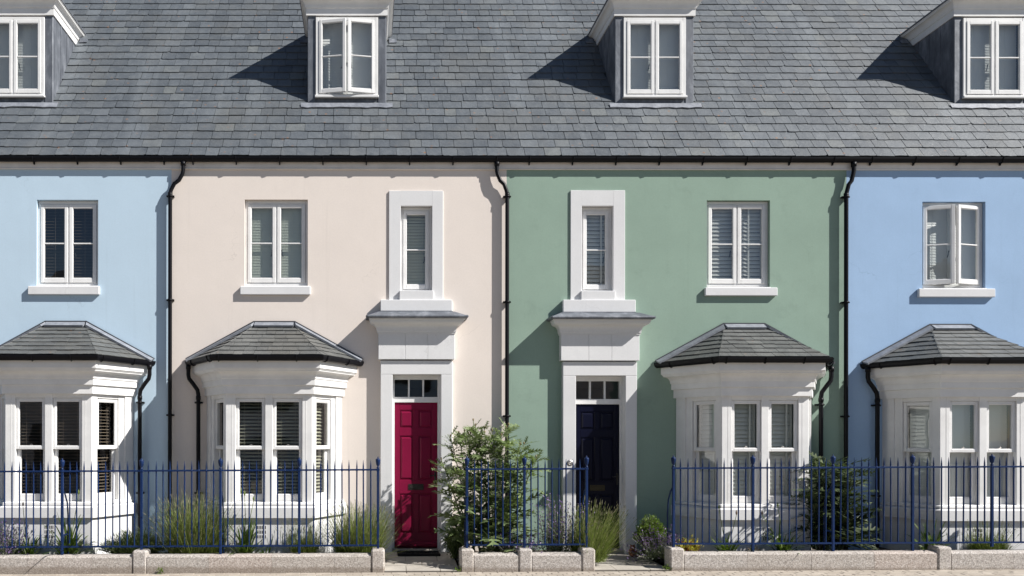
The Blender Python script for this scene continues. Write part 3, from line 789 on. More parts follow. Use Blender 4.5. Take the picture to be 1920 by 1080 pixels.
def entrance(house, opx, fry, dpx, colour, plate, wall_holes, narrow, canopy):
    """door with surround, canopy, fanlight and the narrow window above; every number a photo pixel"""
    ds = .092
    ox0, oz1 = P(opx[0], opx[2], ds); ox1, _ = P(opx[1], opx[2], ds)
    sx0, sz1 = P(opx[3], opx[5], ds); sx1, _ = P(opx[4], opx[5], ds)
    wall_holes.append((ox0-.02, ox1+.02, -.2, oz1+.02))
    m = MB(); dpt = .19
    m.box(sx0, ox0, -ds, dpt, -.1, oz1, b=.006); m.box(ox1, sx1, -ds, dpt, -.1, oz1, b=.006); m.box(sx0, sx1, -ds, dpt, oz1, sz1, b=.006)
    sur = mk('door_surround', m, M_WHITE, house)
    fd = .128
    fx0, fz0 = P(fry[0], fry[2], fd); fx1, fz1 = P(fry[1], fry[3], fd)
    m = MB(); cuts = [fx0, fx0+(fx1-fx0)*.353, fx0+(fx1-fx0)*.647, fx1]
    for a, c in zip(cuts, cuts[1:]): m.box(a+(.001 if a > fx0 else 0), c-(.001 if c < fx1 else 0), -fd, -.0, fz0, fz1+.01, b=.004)
    cn = mk('door_canopy', m, M_WHITE, house)
    base = [(fx0, 0.0), (fx0, -fd), (fx1, -fd), (fx1, 0.0)]
    ct = P(0, canopy[0], fd+.14)[1]
    h = ct - fz1
    prof = [(-.01, fz1), (.012, fz1), (.012, fz1+h*.10), (.022, fz1+h*.13), (.022, fz1+h*.2)]
    for k in range(7):
        a = k/6*math.pi/2; prof.append((.024 + .062*(1-math.cos(a)), fz1+h*(.22+.38*math.sin(a))))
    for k in range(1, 6):
        a = k/5*math.pi/2; prof.append((.086 + .04*math.sin(a), fz1+h*(.62+.25*(1-math.cos(a)))))
    prof += [(.138, fz1+h*.88), (.138, ct), (-.02, ct)]
    m = MB(); sweep(m, base, prof); mk('cornice', m, M_WHITE, cn)
    px0, pz0 = P(canopy[1], canopy[3], .09); px1, pz1 = P(canopy[2], canopy[4], .09)
    m = MB(); zb = pz0 + .01
    sweep(m, base, [(.10, ct-.004), (.150, ct-.012), (.168, ct-.006), (.176, ct+.010), (.170, ct+.026), (.150, ct+.034), (.0, ct+.034+(zb-ct-.034)*.75), (-.125, zb)])
    m.box(px0-.008, px1+.008, -.10, 0, pz0-.045, pz0-.002)
    e = offset_path(base, .166)
    for q in (e[0], e[3]): m.tube([(q[0], -.002, ct+.012), (q[0], -.05, ct+.012)], .026, 10)
    m.tube([(e[1][0], e[1][1], ct+.012), (e[2][0], e[2][1], ct+.012)], .0215, 10); m.tube([(e[0][0], 0, ct+.014), (e[1][0], e[1][1], ct+.012)], .0215, 10); m.tube([(e[3][0], 0, ct+.014), (e[2][0], e[2][1], ct+.012)], .0215, 10)
    mk('lead_roof', m, M_LEAD, cn)
    m = MB(); m.box(px0, px1, -.09, 0, pz0, pz1, b=.006); mk('plinth_block', m, M_WHITE, cn)
    # narrow window over the canopy
    n0x, n1z = P(narrow[0], narrow[4], .02); n1x, _ = P(narrow[1], narrow[4], .02)
    a0x, az = P(narrow[2], narrow[5], .02); a1x, _ = P(narrow[3], narrow[5], .02); ob = P(narrow[2], narrow[6], .02)[1]
    wall_holes.append((a0x-.02, a1x+.02, ob-.02, az+.02))
    m = MB(); m.box(n0x, a0x, -.02, .14, pz1-.002, n1z-.0, b=.004); m.box(a1x, n1x, -.02, .14, pz1-.002, n1z, b=.004); m.box(a0x-.002, a1x+.002, -.0198, .14, az, n1z-.0002)
    mk('window_surround', m, M_WHITE, house)
    w = casement(house, a0x+.002, a1x-.002, ob+.012, az-.004, .075, narrow[7], 1, 0, 'narrow_window')
    m = MB(); m.box(a0x-.018, a1x+.018, -.062, .10, pz1-.001, ob+.012, b=.005); mk('sill', m, M_WHITE, w)
    # fanlight and door
    yd = .095; lx0, lx1 = ox0+.036, ox1-.036
    zt_, zb_, zdt, zdb = P(0, dpx[0], -.1)[1], P(0, dpx[1], -.1)[1], P(0, dpx[2], -.1)[1], .135
    m = MB(); m.box(ox0, lx0, yd-.02, yd+.06, 0, oz1, b=.003); m.box(lx1, ox1, yd-.02, yd+.06, 0, oz1, b=.003); m.box(lx0, lx1, yd-.018, yd+.06, zdt+.002, zb_, b=.003); m.box(lx0, lx1, yd-.018, yd+.06, zt_, oz1, b=.003)
    wv = (lx1-lx0)/3
    for k in (1, 2): m.box(lx0+wv*k-.012, lx0+wv*k+.012, yd-.012, yd+.05, zb_, zt_, b=.003)
    fl = mk('fanlight', m, M_JOIN, house)
    for k in range(3):
        mm = MB(); mm.add([(lx0+wv*k, yd+.012, zb_), (lx0+wv*(k+1), yd+.012, zb_), (lx0+wv*(k+1), yd+.012, zt_), (lx0+wv*k, yd+.012, zt_)], [(0, 1, 2, 3)]); mk('pane', mm, M_GLASS, fl)
    # six-panel door leaf
    hgt = zdt-zdb; wd = lx1-lx0
    rows = [(.035, .137), (.092+.095, .055+.48), (.628, .905)]
    rows = [(.050, .176), (.228, .536), (.627, .903)]
    cols = [(.115, .445), (.555, .885)]
    m = MB(); m.box(lx0+.002, lx1-.002, yd+.014, yd+.045, zdb, zdt)
    xs = [lx0+.002, lx0+wd*cols[0][0], lx0+wd*cols[0][1], lx0+wd*cols[1][0], lx0+wd*cols[1][1], lx1-.002]
    m.box(xs[0], xs[1], yd, yd+.02, zdb, zdt, b=.003); m.box(xs[4], xs[5], yd, yd+.02, zdb, zdt, b=.003)
    zr_ = [zdt] + [zdt-hgt*v for r in rows for v in r] + [zdb]
    for a, c in ((0, 1), (2, 3), (4, 5), (6, 7)): m.box(xs[1], xs[4], yd+.0005, yd+.02, zr_[c], zr_[a], b=.003)
    for (ra, rb) in rows: m.box(xs[2], xs[3], yd+.001, yd+.02, zdt-hgt*rb, zdt-hgt*ra, b=.003)
    dr = mk('door', m, colour, house)
    for ra, rb in rows:
        for ca, cb in cols:
            x0_, x1_, z1_, z0_ = lx0+wd*ca, lx0+wd*cb, zdt-hgt*ra, zdt-hgt*rb; mm = MB(); i1, i2 = .022, .042
            mm.ring(x0_, x1_, yd+.003, yd+.016, z0_, z1_, .010, .010, .010, .010, b=.003)
            mm.add([(x0_+i1, yd+.0135, z0_+i1), (x1_-i1, yd+.0135, z0_+i1), (x1_-i1, yd+.0135, z1_-i1), (x0_+i1, yd+.0135, z1_-i1), (x0_+i2, yd-.002, z0_+i2), (x1_-i2, yd-.002, z0_+i2), (x1_-i2, yd-.002, z1_-i2), (x0_+i2, yd-.002, z1_-i2)],
                   [(0, 1, 5, 4), (1, 2, 6, 5), (2, 3, 7, 6), (3, 0, 4, 7), (4, 5, 6, 7)])
            mk('door_panel', mm, colour, dr)
    m = MB(); zc = zdt-hgt*.582; xc = (lx0+lx1)/2 + .0; m.box(xc-.115, xc+.115, yd-.006, yd+.006, zc-.045, zc+.045, b=.004); m.box(xc-.09, xc+.09, yd-.010, yd, zc-.022, zc+.022, b=.003); mk('letter_plate', m, plate, dr)
    m = MB(); xh = lx1-.032; zc = zdt-hgt*.52; m.box(xh-.014, xh+.014, yd-.006, yd+.004, zc-.09, zc+.09, b=.004); m.tube([(xh, yd-.005, zc+.04), (xh, yd-.05, zc+.04), (xh-.02, yd-.055, zc+.04), (xh-.09, yd-.055, zc+.036)], .009, 8); mk('handle', m, M_PLATE, dr)
    m = MB(); m.box(lx0+.004, lx1-.004, yd-.03, yd, zdb+.02, zdb+.09, b=.014); mk('weather_bar', m, colour, dr)
    m = MB(); m.box(ox0, ox1, -.04, yd+.05, -.05, zdb-.012, b=.01); mk('threshold', m, M_SLAB, house)
    return sur, cn, (ox0, ox1, sx0, sx1)

def make_house(label, xa, xb, wall_m, win, wstyle, wopen, bay_px, bstyle, bay_dz, bay_pipe, dorm_px, dstyle, dopen, ent, seed, pipe_px=None, pipe_dir=1):
    h = thing('terraced_house', label, 'house', ((xa+xb)/2, 0, 0), 'terraced houses in the row')
    holes = []
    x0, z1 = P(win[0], win[2]); x1, z0 = P(win[1], win[3])
    holes.append((x0, x1, z0, z1))
    Xc = PX(bay_px); holes.append((Xc-.93, Xc+.93, .5, 2.5))
    if ent: res = entrance(h, *ent[:5], holes, *ent[5:])
    zt = EZ - .06
    mk('wall', wall_mesh(xa, xb, -.12, zt, holes), wall_m, h)
    s0, sz1 = P(win[4], win[6]); s1, sz0 = P(win[5], win[7])
    upper_window(h, x0, x1, z0, z1, wstyle, wopen, (s0, s1, sz0, sz1))
    bay(h, Xc, bstyle, bay_dz, bay_pipe, seed*17)
    roof(h, xa, xb, (dorm_px-X0)/DS)
    dormer(h, dorm_px, dstyle, dopen)
    # eaves board with a small bead, gutter with brackets
    zt2, zb2 = PZ(302), PZ(318.5)
    m = MB(); m.box(xa, xb, -.022, .0, zb2+.018, zt2+.09, b=.002); m.box(xa, xb, -.03, .0, zb2, zb2+.016, b=.003)
    if xb - xa > 3: pass
    mk('eaves_board', m, M_EAVES, h)
    m = MB(); pr = half_round(.066, EZ-.002, .048, .072)
    vs_ = [(x, -o_, z_) for x in (xa, xb) for o_, z_ in pr]; k = len(pr)
    m.add(vs_, [(i, (i+1) % k, k+(i+1) % k, k+i) for i in range(k)]); g = mk('gutter', m, M_BLACK, h)
    x = xa + .33
    while x < xb:
        m = MB(); m.tube([(x, -.066-.05*math.cos(math.pi*q/6), EZ-.004-.076*math.sin(math.pi*q/6)) for q in range(7)], .0085, 6); m.box(x-.008, x+.008, -.05, -.02, EZ-.105, EZ-.06); mk('gutter_bracket', m, M_BLACK, g)
        x += .648
    if pipe_px:
        pg, pd, clips = pipe_px
        xg, xd = PX(pg, .066), PX(pd, .06); yd = -.062; zz = EZ-.07; sg = 1 if xd > xg else -1
        m = MB(); m.lathe([(.032, 0), (.038, 0), (.038, .06), (.032, .06)], 12, (xg, -.07, zz-.06))
        za = PZ(326); zb_ = PZ(366)
        m.tube([(xg, -.07, zz), (xg, -.07, za+.03), (xg+sg*.012, -.07, za-.03), (xg+(xd-xg)*.32, -.07, za-.12), (xg+(xd-xg)*.68, -.066, za-.17), (xd-sg*.014, yd, zb_+.06), (xd, yd, zb_), (xd, yd, .02)], .030, 12)
        m.lathe([(.030, 0), (.036, 0), (.036, .06), (.030, .06)], 12, (xd, yd, zb_-.04))
        dp = mk('downpipe', m, M_BLACK, h)
        for cy in clips:
            zc = PZ(cy); m = MB(); m.lathe([(.030, 0), (.038, 0), (.038, .03), (.030, .03)], 12, (xd, yd, zc-.015)); m.tube([(xd-.058, yd+.015, zc), (xd+.058, yd+.015, zc)], .013, 8); m.box(xd-.052, xd+.052, yd+.015, -.001, zc-.012, zc+.012); mk('pipe_clip', m, M_BLACK, dp)
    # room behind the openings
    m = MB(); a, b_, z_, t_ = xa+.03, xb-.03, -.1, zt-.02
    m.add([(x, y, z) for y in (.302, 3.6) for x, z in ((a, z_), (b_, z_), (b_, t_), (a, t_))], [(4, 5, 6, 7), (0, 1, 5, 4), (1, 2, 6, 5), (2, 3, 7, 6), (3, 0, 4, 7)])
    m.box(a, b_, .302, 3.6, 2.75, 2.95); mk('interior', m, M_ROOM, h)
    return h, (res if ent else None)
XB = [PX(-300), PX(321), PX(949.3), PX(1586.5), PX(2210)]
make_house('pale sky-blue rendered terraced house with dark blinds, at the left edge', XB[0], XB[1], M_SKY,
    (69, 184, 374.5, 537, 54.5, 188, 537.3, 553.3), S_DARK, 0, 124, S_DARK, 0, 1, 24.8, S_WHITE, 0, None, 3, (343, 318.6, (370, 564, 779)))
make_house('cream rendered terraced house with a crimson front door', XB[1], XB[2], M_CREAM,
    (458.7, 577, 374, 537, 451, 582.5, 537.5, 553.5), S_SAGE, 0, 514.4, S_OLIVE, 0, -1, 649.6, S_WHITE, 10,
    ((736, 827, 702, 713.6, 848.5, 676), (709.5, 852.5, 673.5, 625.5), (711, 743.5, 754), M_RED, M_PLATE,
     (729.4, 831, 751.4, 810.3, 357.5, 385.5, 547, S_TAUPE), (594, 713.5, 848, 583, 562)), 4, (931, 950.5, (370, 567, 780)))
_, res = make_house('sage green rendered terraced house with a navy front door', XB[2], XB[3], M_GREEN,
    (1325.3, 1443.6, 375.5, 539, 1320, 1455, 540, 555.5), S_SHUT, 0, 1393.6, S_SHUT, -.02, 1, 1226, S_WHITE, 0,
    ((1080, 1173, 704.4, 1055.6, 1194.5, 678), (1052, 1199, 676, 627.5), (713.5, 747, 757), M_NAVY, M_BRASS,
     (1070, 1172, 1091, 1150, 356.5, 385.5, 547.5, S_SHUT), (595.5, 1056, 1192, 585, 562)), 5, (1600, 1586, (370, 567, 780)))
house_green = _
make_house('mid-blue rendered terraced house with a half-open casement, at the right edge', XB[3], XB[4], M_BLUE,
    (1729.5, 1847.6, 378, 541, 1719, 1862, 542, 558), S_WHITE, 15, 1780, S_WHITE, -.03, -1, 1862, S_WHITE, 0, None, 6)
lay_slates()
# bell push on the green house's left pilaster
bx, bz = P(1068.5, 868, .092)
m = MB(); m.M = frame_mat((bx, -.094, bz), (1, 0, 0), (0, 0, -1)) if False else Matrix.Translation((bx, -.092, bz)) @ Matrix.Rotation(math.pi/2, 4, 'X')
m.lathe([(0, .007), (.010, .007), (.011, .003), (.018, .003), (.020, .006), (.030, .006), (.033, .003), (.046, .003), (.048, 0)], 20); mk('bell_push', m, M_STEEL, house_green)

# ------------------------------------------------------------------ the terrace across the street (seen mirrored in the panes)
t = thing('opposite_terrace', 'terrace across the street, seen only as a reflection in the window panes', 'building', (1, -27, 0))
for k in range(5):
    x0 = -17 + k*7.2; B('wall', (M_CREAM, M_WHITE, M_SKY, M_CREAM, M_GREEN)[k], t, x0, x0+7.2, -34, -27, -.2, 5.6)
    for wx in (1.2, 4.4):
        for wz in (.9, 3.5): B('window', M_PLATE, t, x0+wx, x0+wx+1.1, -26.99, -26.95, wz, wz+1.35)
m = MB(); m.add([(x, y, z) for x in (-17.2, 19.2) for y, z in ((-26.7, 5.55), (-30.5, 9.3), (-34.3, 5.55))], [(0, 1, 4, 3), (1, 2, 5, 4), (0, 2, 1), (3, 4, 5), (0, 3, 5, 2)]); mk('roof', m, M_SLATE, t)

# ------------------------------------------------------------------ granite plinths
def plinth(label, pieces):
    c = [PX(q, FRONT) for pc in pieces for q in pc[:2]]; xm = (min(c)+max(c))/2
    t = thing('granite_plinth', label, 'wall', (xm, -1.25, zg(xm)), 'granite plinths along the pavement')
    for a, b_, k in pieces:
        x0, x1 = PX(a, FRONT), PX(b_, FRONT); m = MB(); zz = zg((x0+x1)/2)
        if k == 'p': m.box(x0+.001, x1-.001, -FRONT-.012, -1.13, zz-.05, zz+.305, b=.022)
        else:
            # coping-edged kerb stone with a chamfered front arris
            pr = [(-FRONT+R.uniform(-.002, .002), -.05), (-FRONT, .212), (-FRONT+.022, .238), (-1.17, .242), (-1.15, .22), (-1.15, -.05)]
            va = [(x, y, zg(x)+z) for x in (x0+.0015, x1-.0015) for y, z in pr]; n = len(pr)
            m.add(va, [(i, (i+1) % n, n+(i+1) % n, n+i) for i in range(n)] + [tuple(range(n)), tuple(range(2*n-1, n-1, -1))])
        mk('pier' if k == 'p' else 'stone', m, M_GRANITE, t)
    return t
plinth('long granite plinth under the blue railing of the sky-blue and cream houses', [(-190, -60, 's'), (-60, 52.5, 's'), (52.5, 172, 's'), (172, 248, 's'), (248, 275.5, 'p'), (275.5, 391.5, 's'), (391.5, 510, 's'), (510, 627, 's'), (627, 696, 's'), (696, 722, 'p')])
plinth('short granite plinth with three piers between the two front doors', [(863.5, 889.5, 'p'), (889.5, 972.5, 's'), (972.5, 998.5, 'p'), (998.5, 1090.5, 's'), (1090.5, 1116.5, 'p')])
plinth('long granite plinth in front of the green house bay window', [(1256, 1283.5, 'p'), (1283.5, 1402, 's'), (1402, 1522, 's'), (1522, 1640, 's'), (1640, 1758, 's'), (1758, 1785, 'p'), (1785, 1900, 's'), (1900, 2020, 's')])

# ------------------------------------------------------------------ railings
RD = 1.245
def mesh_of(name, m, mat):
    me = bpy.data.meshes.new(name); me.from_pydata(m.v, [], m.f); me.polygons.foreach_set('use_smooth', m.sm); me.materials.append(mat); return me
ZB, ZT, ZS = .349, 1.370, 1.506
m = MB(); m.tube([(0, 0, ZB-.005), (0, 0, ZT+.01), (0, 0, ZT+.045), (0, 0, ZS)], [.0098, .0098, .0098, .0012], 8); m.lathe([(.0095, -.016), (.0150, -.012), (.0150, .012), (.0095, .016)], 8, (0, 0, ZT)); ME_BAR = mesh_of('bar', m, M_IRON)
m = MB(); m.lathe([(.014, 0), (.021, .004), (.021, .012), (.012, .022), (.012, .030), (.023, .046), (.0305, .086), (.0325, .108), (.032, .124), (.025, .129), (.014, .134), (.008, .139), (.0095, .149), (.004, .158), (.0, .160)], 12); ME_FIN = mesh_of('finial', m, M_IRON)
def railing(label, x_first, x_last, posts, z_foot, stays=()):
    """bars every 13.45 px between posts (photo px at the railing plane)"""
    xa, xb = PX(x_first, RD), PX(x_last, RD); t = thing('railing', label, 'railing', ((xa+xb)/2, -RD, zg((xa+xb)/2)), 'blue iron railings on the plinths')
    L0 = t.location
    for nm, zz, hh, ww in (('top_rail', ZT, .011, .016), ('bottom_rail', ZB, .011, .013)):
        m = MB(); pr = [(-ww, -hh), (ww, -hh), (ww, hh), (-ww, hh)]
        va = [(x, -RD+y, zg(x)+zz+z) for x in (xa, xb) for y, z in pr]
        m.add(va, [(0, 1, 5, 4), (1, 2, 6, 5), (2, 3, 7, 6), (3, 0, 4, 7), (0, 3, 2, 1), (4, 5, 6, 7)]); mk(nm, m, M_IRON, t)
    pp = [p[0] for p in posts]
    for a, b_ in zip(pp, pp[1:]):
        n = max(1, round((b_-a)/13.45))
        for k in range(1, n):
            px = a+(b_-a)*k/n
            if px < x_first-1 or px > x_last+1: continue
            x = PX(px, RD); o = bpy.data.objects.new('bar', ME_BAR); COL.objects.link(o); o.parent = t; o.location = Vector((x, -RD, zg(x))) - L0
            o.rotation_euler = (R.uniform(-.006, .006), R.uniform(-.004, .004), 0)
    for px, pier in posts:
        if px < x_first-1 or px > x_last+1: continue
        x = PX(px, RD); m = MB(); zf = .29 if pier else .225
        m.box(x-.0165, x+.0165, -RD-.0165, -RD+.0165, zg(x)+zf, zg(x)+ZT+.018, b=.004); m.box(x-.021, x+.021, -RD-.021, -RD+.021, zg(x)+ZT-.016, zg(x)+ZT+.016, b=.004)
        po = mk('post', m, M_IRON, t)
        f = bpy.data.objects.new('finial', ME_FIN); COL.objects.link(f); f.parent = po; f.location = Vector((x, -RD, zg(x)+ZT+.018)) - L0
    for px in stays:
        x = PX(px, RD); m = MB(); z = zg(x)
        m.tube([(x, -RD+.015, z+1.12), (x, -RD+.10, z+1.06), (x+.0, -RD+.19, z+.93), (x, -RD+.22, z+.75), (x, -RD+.22, z+.10)], .011, 8); m.box(x-.01, x+.01, -RD, -RD+.22, z+.49, z+.51); mk('back_stay', m, M_IRON, t)
railing('long blue iron railing in front of the sky-blue and cream houses', -180, 709, [(-180, 1), (-31, 0), (116.8, 0), (265.4, 1), (413.6, 0), (561.2, 0), (708.8, 1)], .24, (116.8, 413.6))
railing('short blue iron railing before the tall thistle-like shrub', 875.5, 1099.8, [(875.5, 1), (983.3, 1), (1099.8, 1)], .3, (1099.8, 875.5))
railing('blue iron railing in front of the green house bay window', 1262.8, 2010, [(1262.8, 1), (1411.7, 0), (1562, 0), (1711, 0), (1860, 1), (2010, 0)], .24, (1262.8, 1562))

# ------------------------------------------------------------------ plants
def V(*a): return Vector(a)
def rdir(rr, tilt): a = rr.uniform(0, 6.283); return V(math.sin(tilt)*math.cos(a), math.sin(tilt)*math.sin(a), math.cos(tilt))
def base_of(px, d, z=.10): x = PX(px, d); return V(x, -d, zg(x)+z)
def blade(mb, p, d, l, w, droop, rr, n=3, taper=.15):
    side = d.cross(V(0, 0, 1)); side = side.normalized() if side.length > 1e-3 else V(1, 0, 0)
    side = (Matrix.Rotation(rr.uniform(-1.2, 1.2), 3, d) @ side)
    pts = []; ws = []; q = p.copy(); dd = d.copy()
    for i in range(n+1):
        pts.append(q.copy()); ws.append(w*(1-(1-taper)*(i/n)**1.5))
        q = q + dd*(l/n); dd = (dd + V(0, 0, -droop/n)).normalized()
    mb.strip(pts, ws, side); return pts[-1], dd
def lavender(label, px, d, rad, h, n, seed, lean=(0, 0), tip=True, group='green lavender clumps'):
    rr = random.Random(seed); b0 = base_of(px, d)
    t = thing('lavender', label, 'plant', b0, group)
    m, tp, lf = MB(), MB(), MB()
    for k in range(n):
        a = rr.uniform(0, 6.283); r = math.sqrt(rr.random())*rad*.55; til = abs(rr.gauss(0, .30)) + r/rad*.40
        p = b0 + V(r*math.cos(a), r*math.sin(a)*.8, -.02)
        dr = V(math.sin(til)*math.cos(a)+lean[0], math.sin(til)*math.sin(a)*.8+lean[1], math.cos(til)).normalized()
        l = h*(.34+.66*rr.random()**1.5)*(1-.22*min(til, 1))
        e, dd = blade(m, p, dr, l, .0042, rr.uniform(-.08, .30), rr, 3, .5)
        if tip and rr.random() < .75: blade(tp, e-dd*.01, dd, rr.uniform(.03, .06), .0075, 0, rr, 2, .3)
    for k in range(int(n*2.4)):     # needle foliage at the base
        a = rr.uniform(0, 6.283); r = math.sqrt(rr.random())*rad*.8
        p = b0 + V(r*math.cos(a), r*math.sin(a)*.8, rr.uniform(-.02, h*.36*(1-(r/rad)**2*.7)))
        blade(lf, p, rdir(rr, rr.uniform(.1, 1.0)), rr.uniform(.06, .15), .006, .2, rr, 2)
    mk('stems', m, G_LAV, t, 'stuff'); mk('foliage', lf, G_LAV, t, 'stuff')
    if tip: mk('flower_tips', tp, G_TIP, t, 'stuff')
def catmint(label, px, d, rad, h, n, seed, name='catmint', sprawl=.5, lean=(0, 0)):
    rr = random.Random(seed); b0 = base_of(px, d); t = thing(name, label, 'plant', b0, 'purple flowering catmint')
    m, fl, lf = MB(), MB(), MB()
    for k in range(n):
        a = rr.uniform(0, 6.283); r = math.sqrt(rr.random())*rad*.6; til = abs(rr.gauss(0, sprawl))
        p = b0 + V(r*math.cos(a), r*math.sin(a)*.8, 0); dr = V(math.sin(til)*math.cos(a)+lean[0], math.sin(til)*math.sin(a)+lean[1], math.cos(til)).normalized(); l = h*rr.uniform(.35, 1.05)
        q = p; ns = 9; dd = dr; side = dr.orthogonal().normalized(); pts = [p.copy()]
        for i in range(ns):
            q = q+dd*(l/ns); dd = (dd+V(0, 0, -.02)).normalized(); pts.append(q.copy())
            f_ = (i+1)/ns
            for _ in range(2):
                ld = (rdir(rr, rr.uniform(.6, 1.7)) + dd*.4).normalized()
                if f_ < .62: blade(lf, q, ld, rr.uniform(.018, .034), rr.uniform(.008, .015), .3, rr, 2)
                elif rr.random() < .85: blade(fl, q, ld, rr.uniform(.014, .026), rr.uniform(.010, .015), .1, rr, 1, .7)
        m.strip(pts, [.004]*len(pts), side)
    mk('stems', m, G_CAT, t, 'stuff'); mk('foliage', lf, G_CAT, t, 'stuff'); mk('flowers', fl, G_PURP, t, 'stuff')
def agapanthus(label, px, d, l, n, seed, stalks=(), dark=False):
    rr = random.Random(seed); b0 = base_of(px, d); t = thing('agapanthus', label, 'plant', b0, 'agapanthus clumps')
    for k in range(n):
        m = MB(); a = k*2.4+rr.uniform(-.3, .3); til = rr.uniform(.1, .8); p = b0+V(rr.uniform(-.05, .05), rr.uniform(-.05, .05), -.01)
        dr = V(math.sin(til)*math.cos(a), math.sin(til)*math.sin(a), math.cos(til)); ll = l*rr.uniform(.6, 1.1)
        side = dr.cross(V(0, 0, 1)).normalized(); q = p.copy(); pts, ws = [], []
        for i in range(7):
            pts.append(q.copy()); ws.append(rr.uniform(.95, 1.05)*(.034)*(1-(i/6)**3)+.002); q = q+dr*(ll/6); dr = (dr+V(0, 0, -.13-.12*til)).normalized()
        m.strip(pts, ws, side); mk('leaf', m, G_AGA, t)
    for sx, top, ln in stalks:
        m = MB(); x1 = PX(sx, d); z1 = PZ(top, d); p1 = V(x1, -d+rr.uniform(-.04, .04), z1); p0 = b0+V(rr.uniform(-.04, .04), 0, 0)
        mid = (p0+p1)/2 + V(rr.uniform(-.015, .015)+(p0.x-p1.x)*.12, 0, 0)
        m.tube([p0, mid, p1], [.0065, .005, .004], 6); st = mk('stalk', m, G_STALK, t)
        m = MB(); m.lathe([(.004, 0), (.010, .015), (.013, .032), (.009, .052), (.002, .072)], 8, p1); mk('bud', m, G_STALK if ln else G_DRY, st)
def shrub(name, label, px, d, rx, ry, h, n, seed, mat, ls, cat='shrub', stems=True, z0=.10, spread=.9, extra=None, needle=False):
    rr = random.Random(seed); b0 = base_of(px, d, z0); t = thing(name, label, cat, b0)
    m, st, ex = MB(), MB(), MB()
    nst = max(6, n//18)
    for k in range(nst):
        a = rr.uniform(0, 6.283); r = math.sqrt(rr.random()); tgt = b0 + V(rx*r*math.cos(a), ry*r*math.sin(a), h*(1-.55*r*r)*rr.uniform(.7, 1.0))
        p0 = b0+V(rr.uniform(-.1, .1)*rx, rr.uniform(-.1, .1)*ry, -.02); mid = p0.lerp(tgt, .5)+V(0, 0, h*.06)
        st.tube([p0, mid, tgt], [.006, .0045, .002], 4, False)
        for j in range(n//nst):
            f_ = rr.random()**.6; c = p0.lerp(mid, f_*2) if f_ < .5 else mid.lerp(tgt, f_*2-1)
            c = c + V(rr.gauss(0, .022), rr.gauss(0, .022), rr.gauss(0, .02))
            dr = ((c-b0).normalized()*.7 + rdir(rr, rr.uniform(0, 1.6))).normalized()
            l = ls*rr.uniform(.6, 1.2)
            if extra and rr.random() < extra[1]: blade(ex, c, dr, l, l*.5, .2, rr, 2)
            elif needle: blade(m, c, dr, l, l*.14, .1, rr, 2)
            else:
                s_ = dr.orthogonal().normalized(); s_ = Matrix.Rotation(rr.uniform(0, 6.28), 3, dr) @ s_
                m.add([c, c+dr*l*.45-s_*l*.27, c+dr*l, c+dr*l*.45+s_*l*.27], [(0, 1, 2, 3)])
    mk('foliage', m, mat, t, 'stuff'); mk('stems', st, G_CSTEM, t, 'stuff')
    if extra: mk('coloured_leaves', ex, extra[0], t, 'stuff')
    return t
def lobed_leaf(mb, p, d, l, w, droop, rr, pairs=6):
    side = d.cross(V(0, 0, 1)); side = side.normalized() if side.length > 1e-3 else V(1, 0, 0)
    side = Matrix.Rotation(rr.uniform(-.7, .7), 3, d) @ side
    q = p.copy(); dd = d.copy(); pts = [q.copy()]; ds = [dd.copy()]
    for i in range(pairs+1):
        q = q+dd*(l/(pairs+1)); dd = (dd+V(0, 0, -droop/(pairs+1))).normalized(); pts.append(q.copy()); ds.append(dd.copy())
    ww = [.012+.034*math.sin(math.pi*i/(pairs+1)) for i in range(pairs+2)]; ww[-1] = .001
    mb.strip(pts, [a*l*2.2 for a in ww], side)
    up = side.cross(d).normalized()
    for i in range(1, pairs+1):
        lw = w*math.sin(math.pi*(.15+.8*i/(pairs+1)))**.8
        for s_ in (-1, 1):
            b1, b2 = pts[i]-ds[i]*l*.035, pts[i]+ds[i]*l*.085
            tip = pts[i] + side*s_*lw*rr.uniform(.8, 1.15) + ds[i]*lw*rr.uniform(.7, 1.1) + up*rr.uniform(-.1, .25)*lw
            md = (b2+tip)/2 + ds[i]*lw*.06; md2 = (b1+tip)/2 + ds[i]*lw*(-.02)+side*s_*lw*.05
            mb.add([b1, b2, md, tip, md2], [(0, 1, 2, 3, 4)])
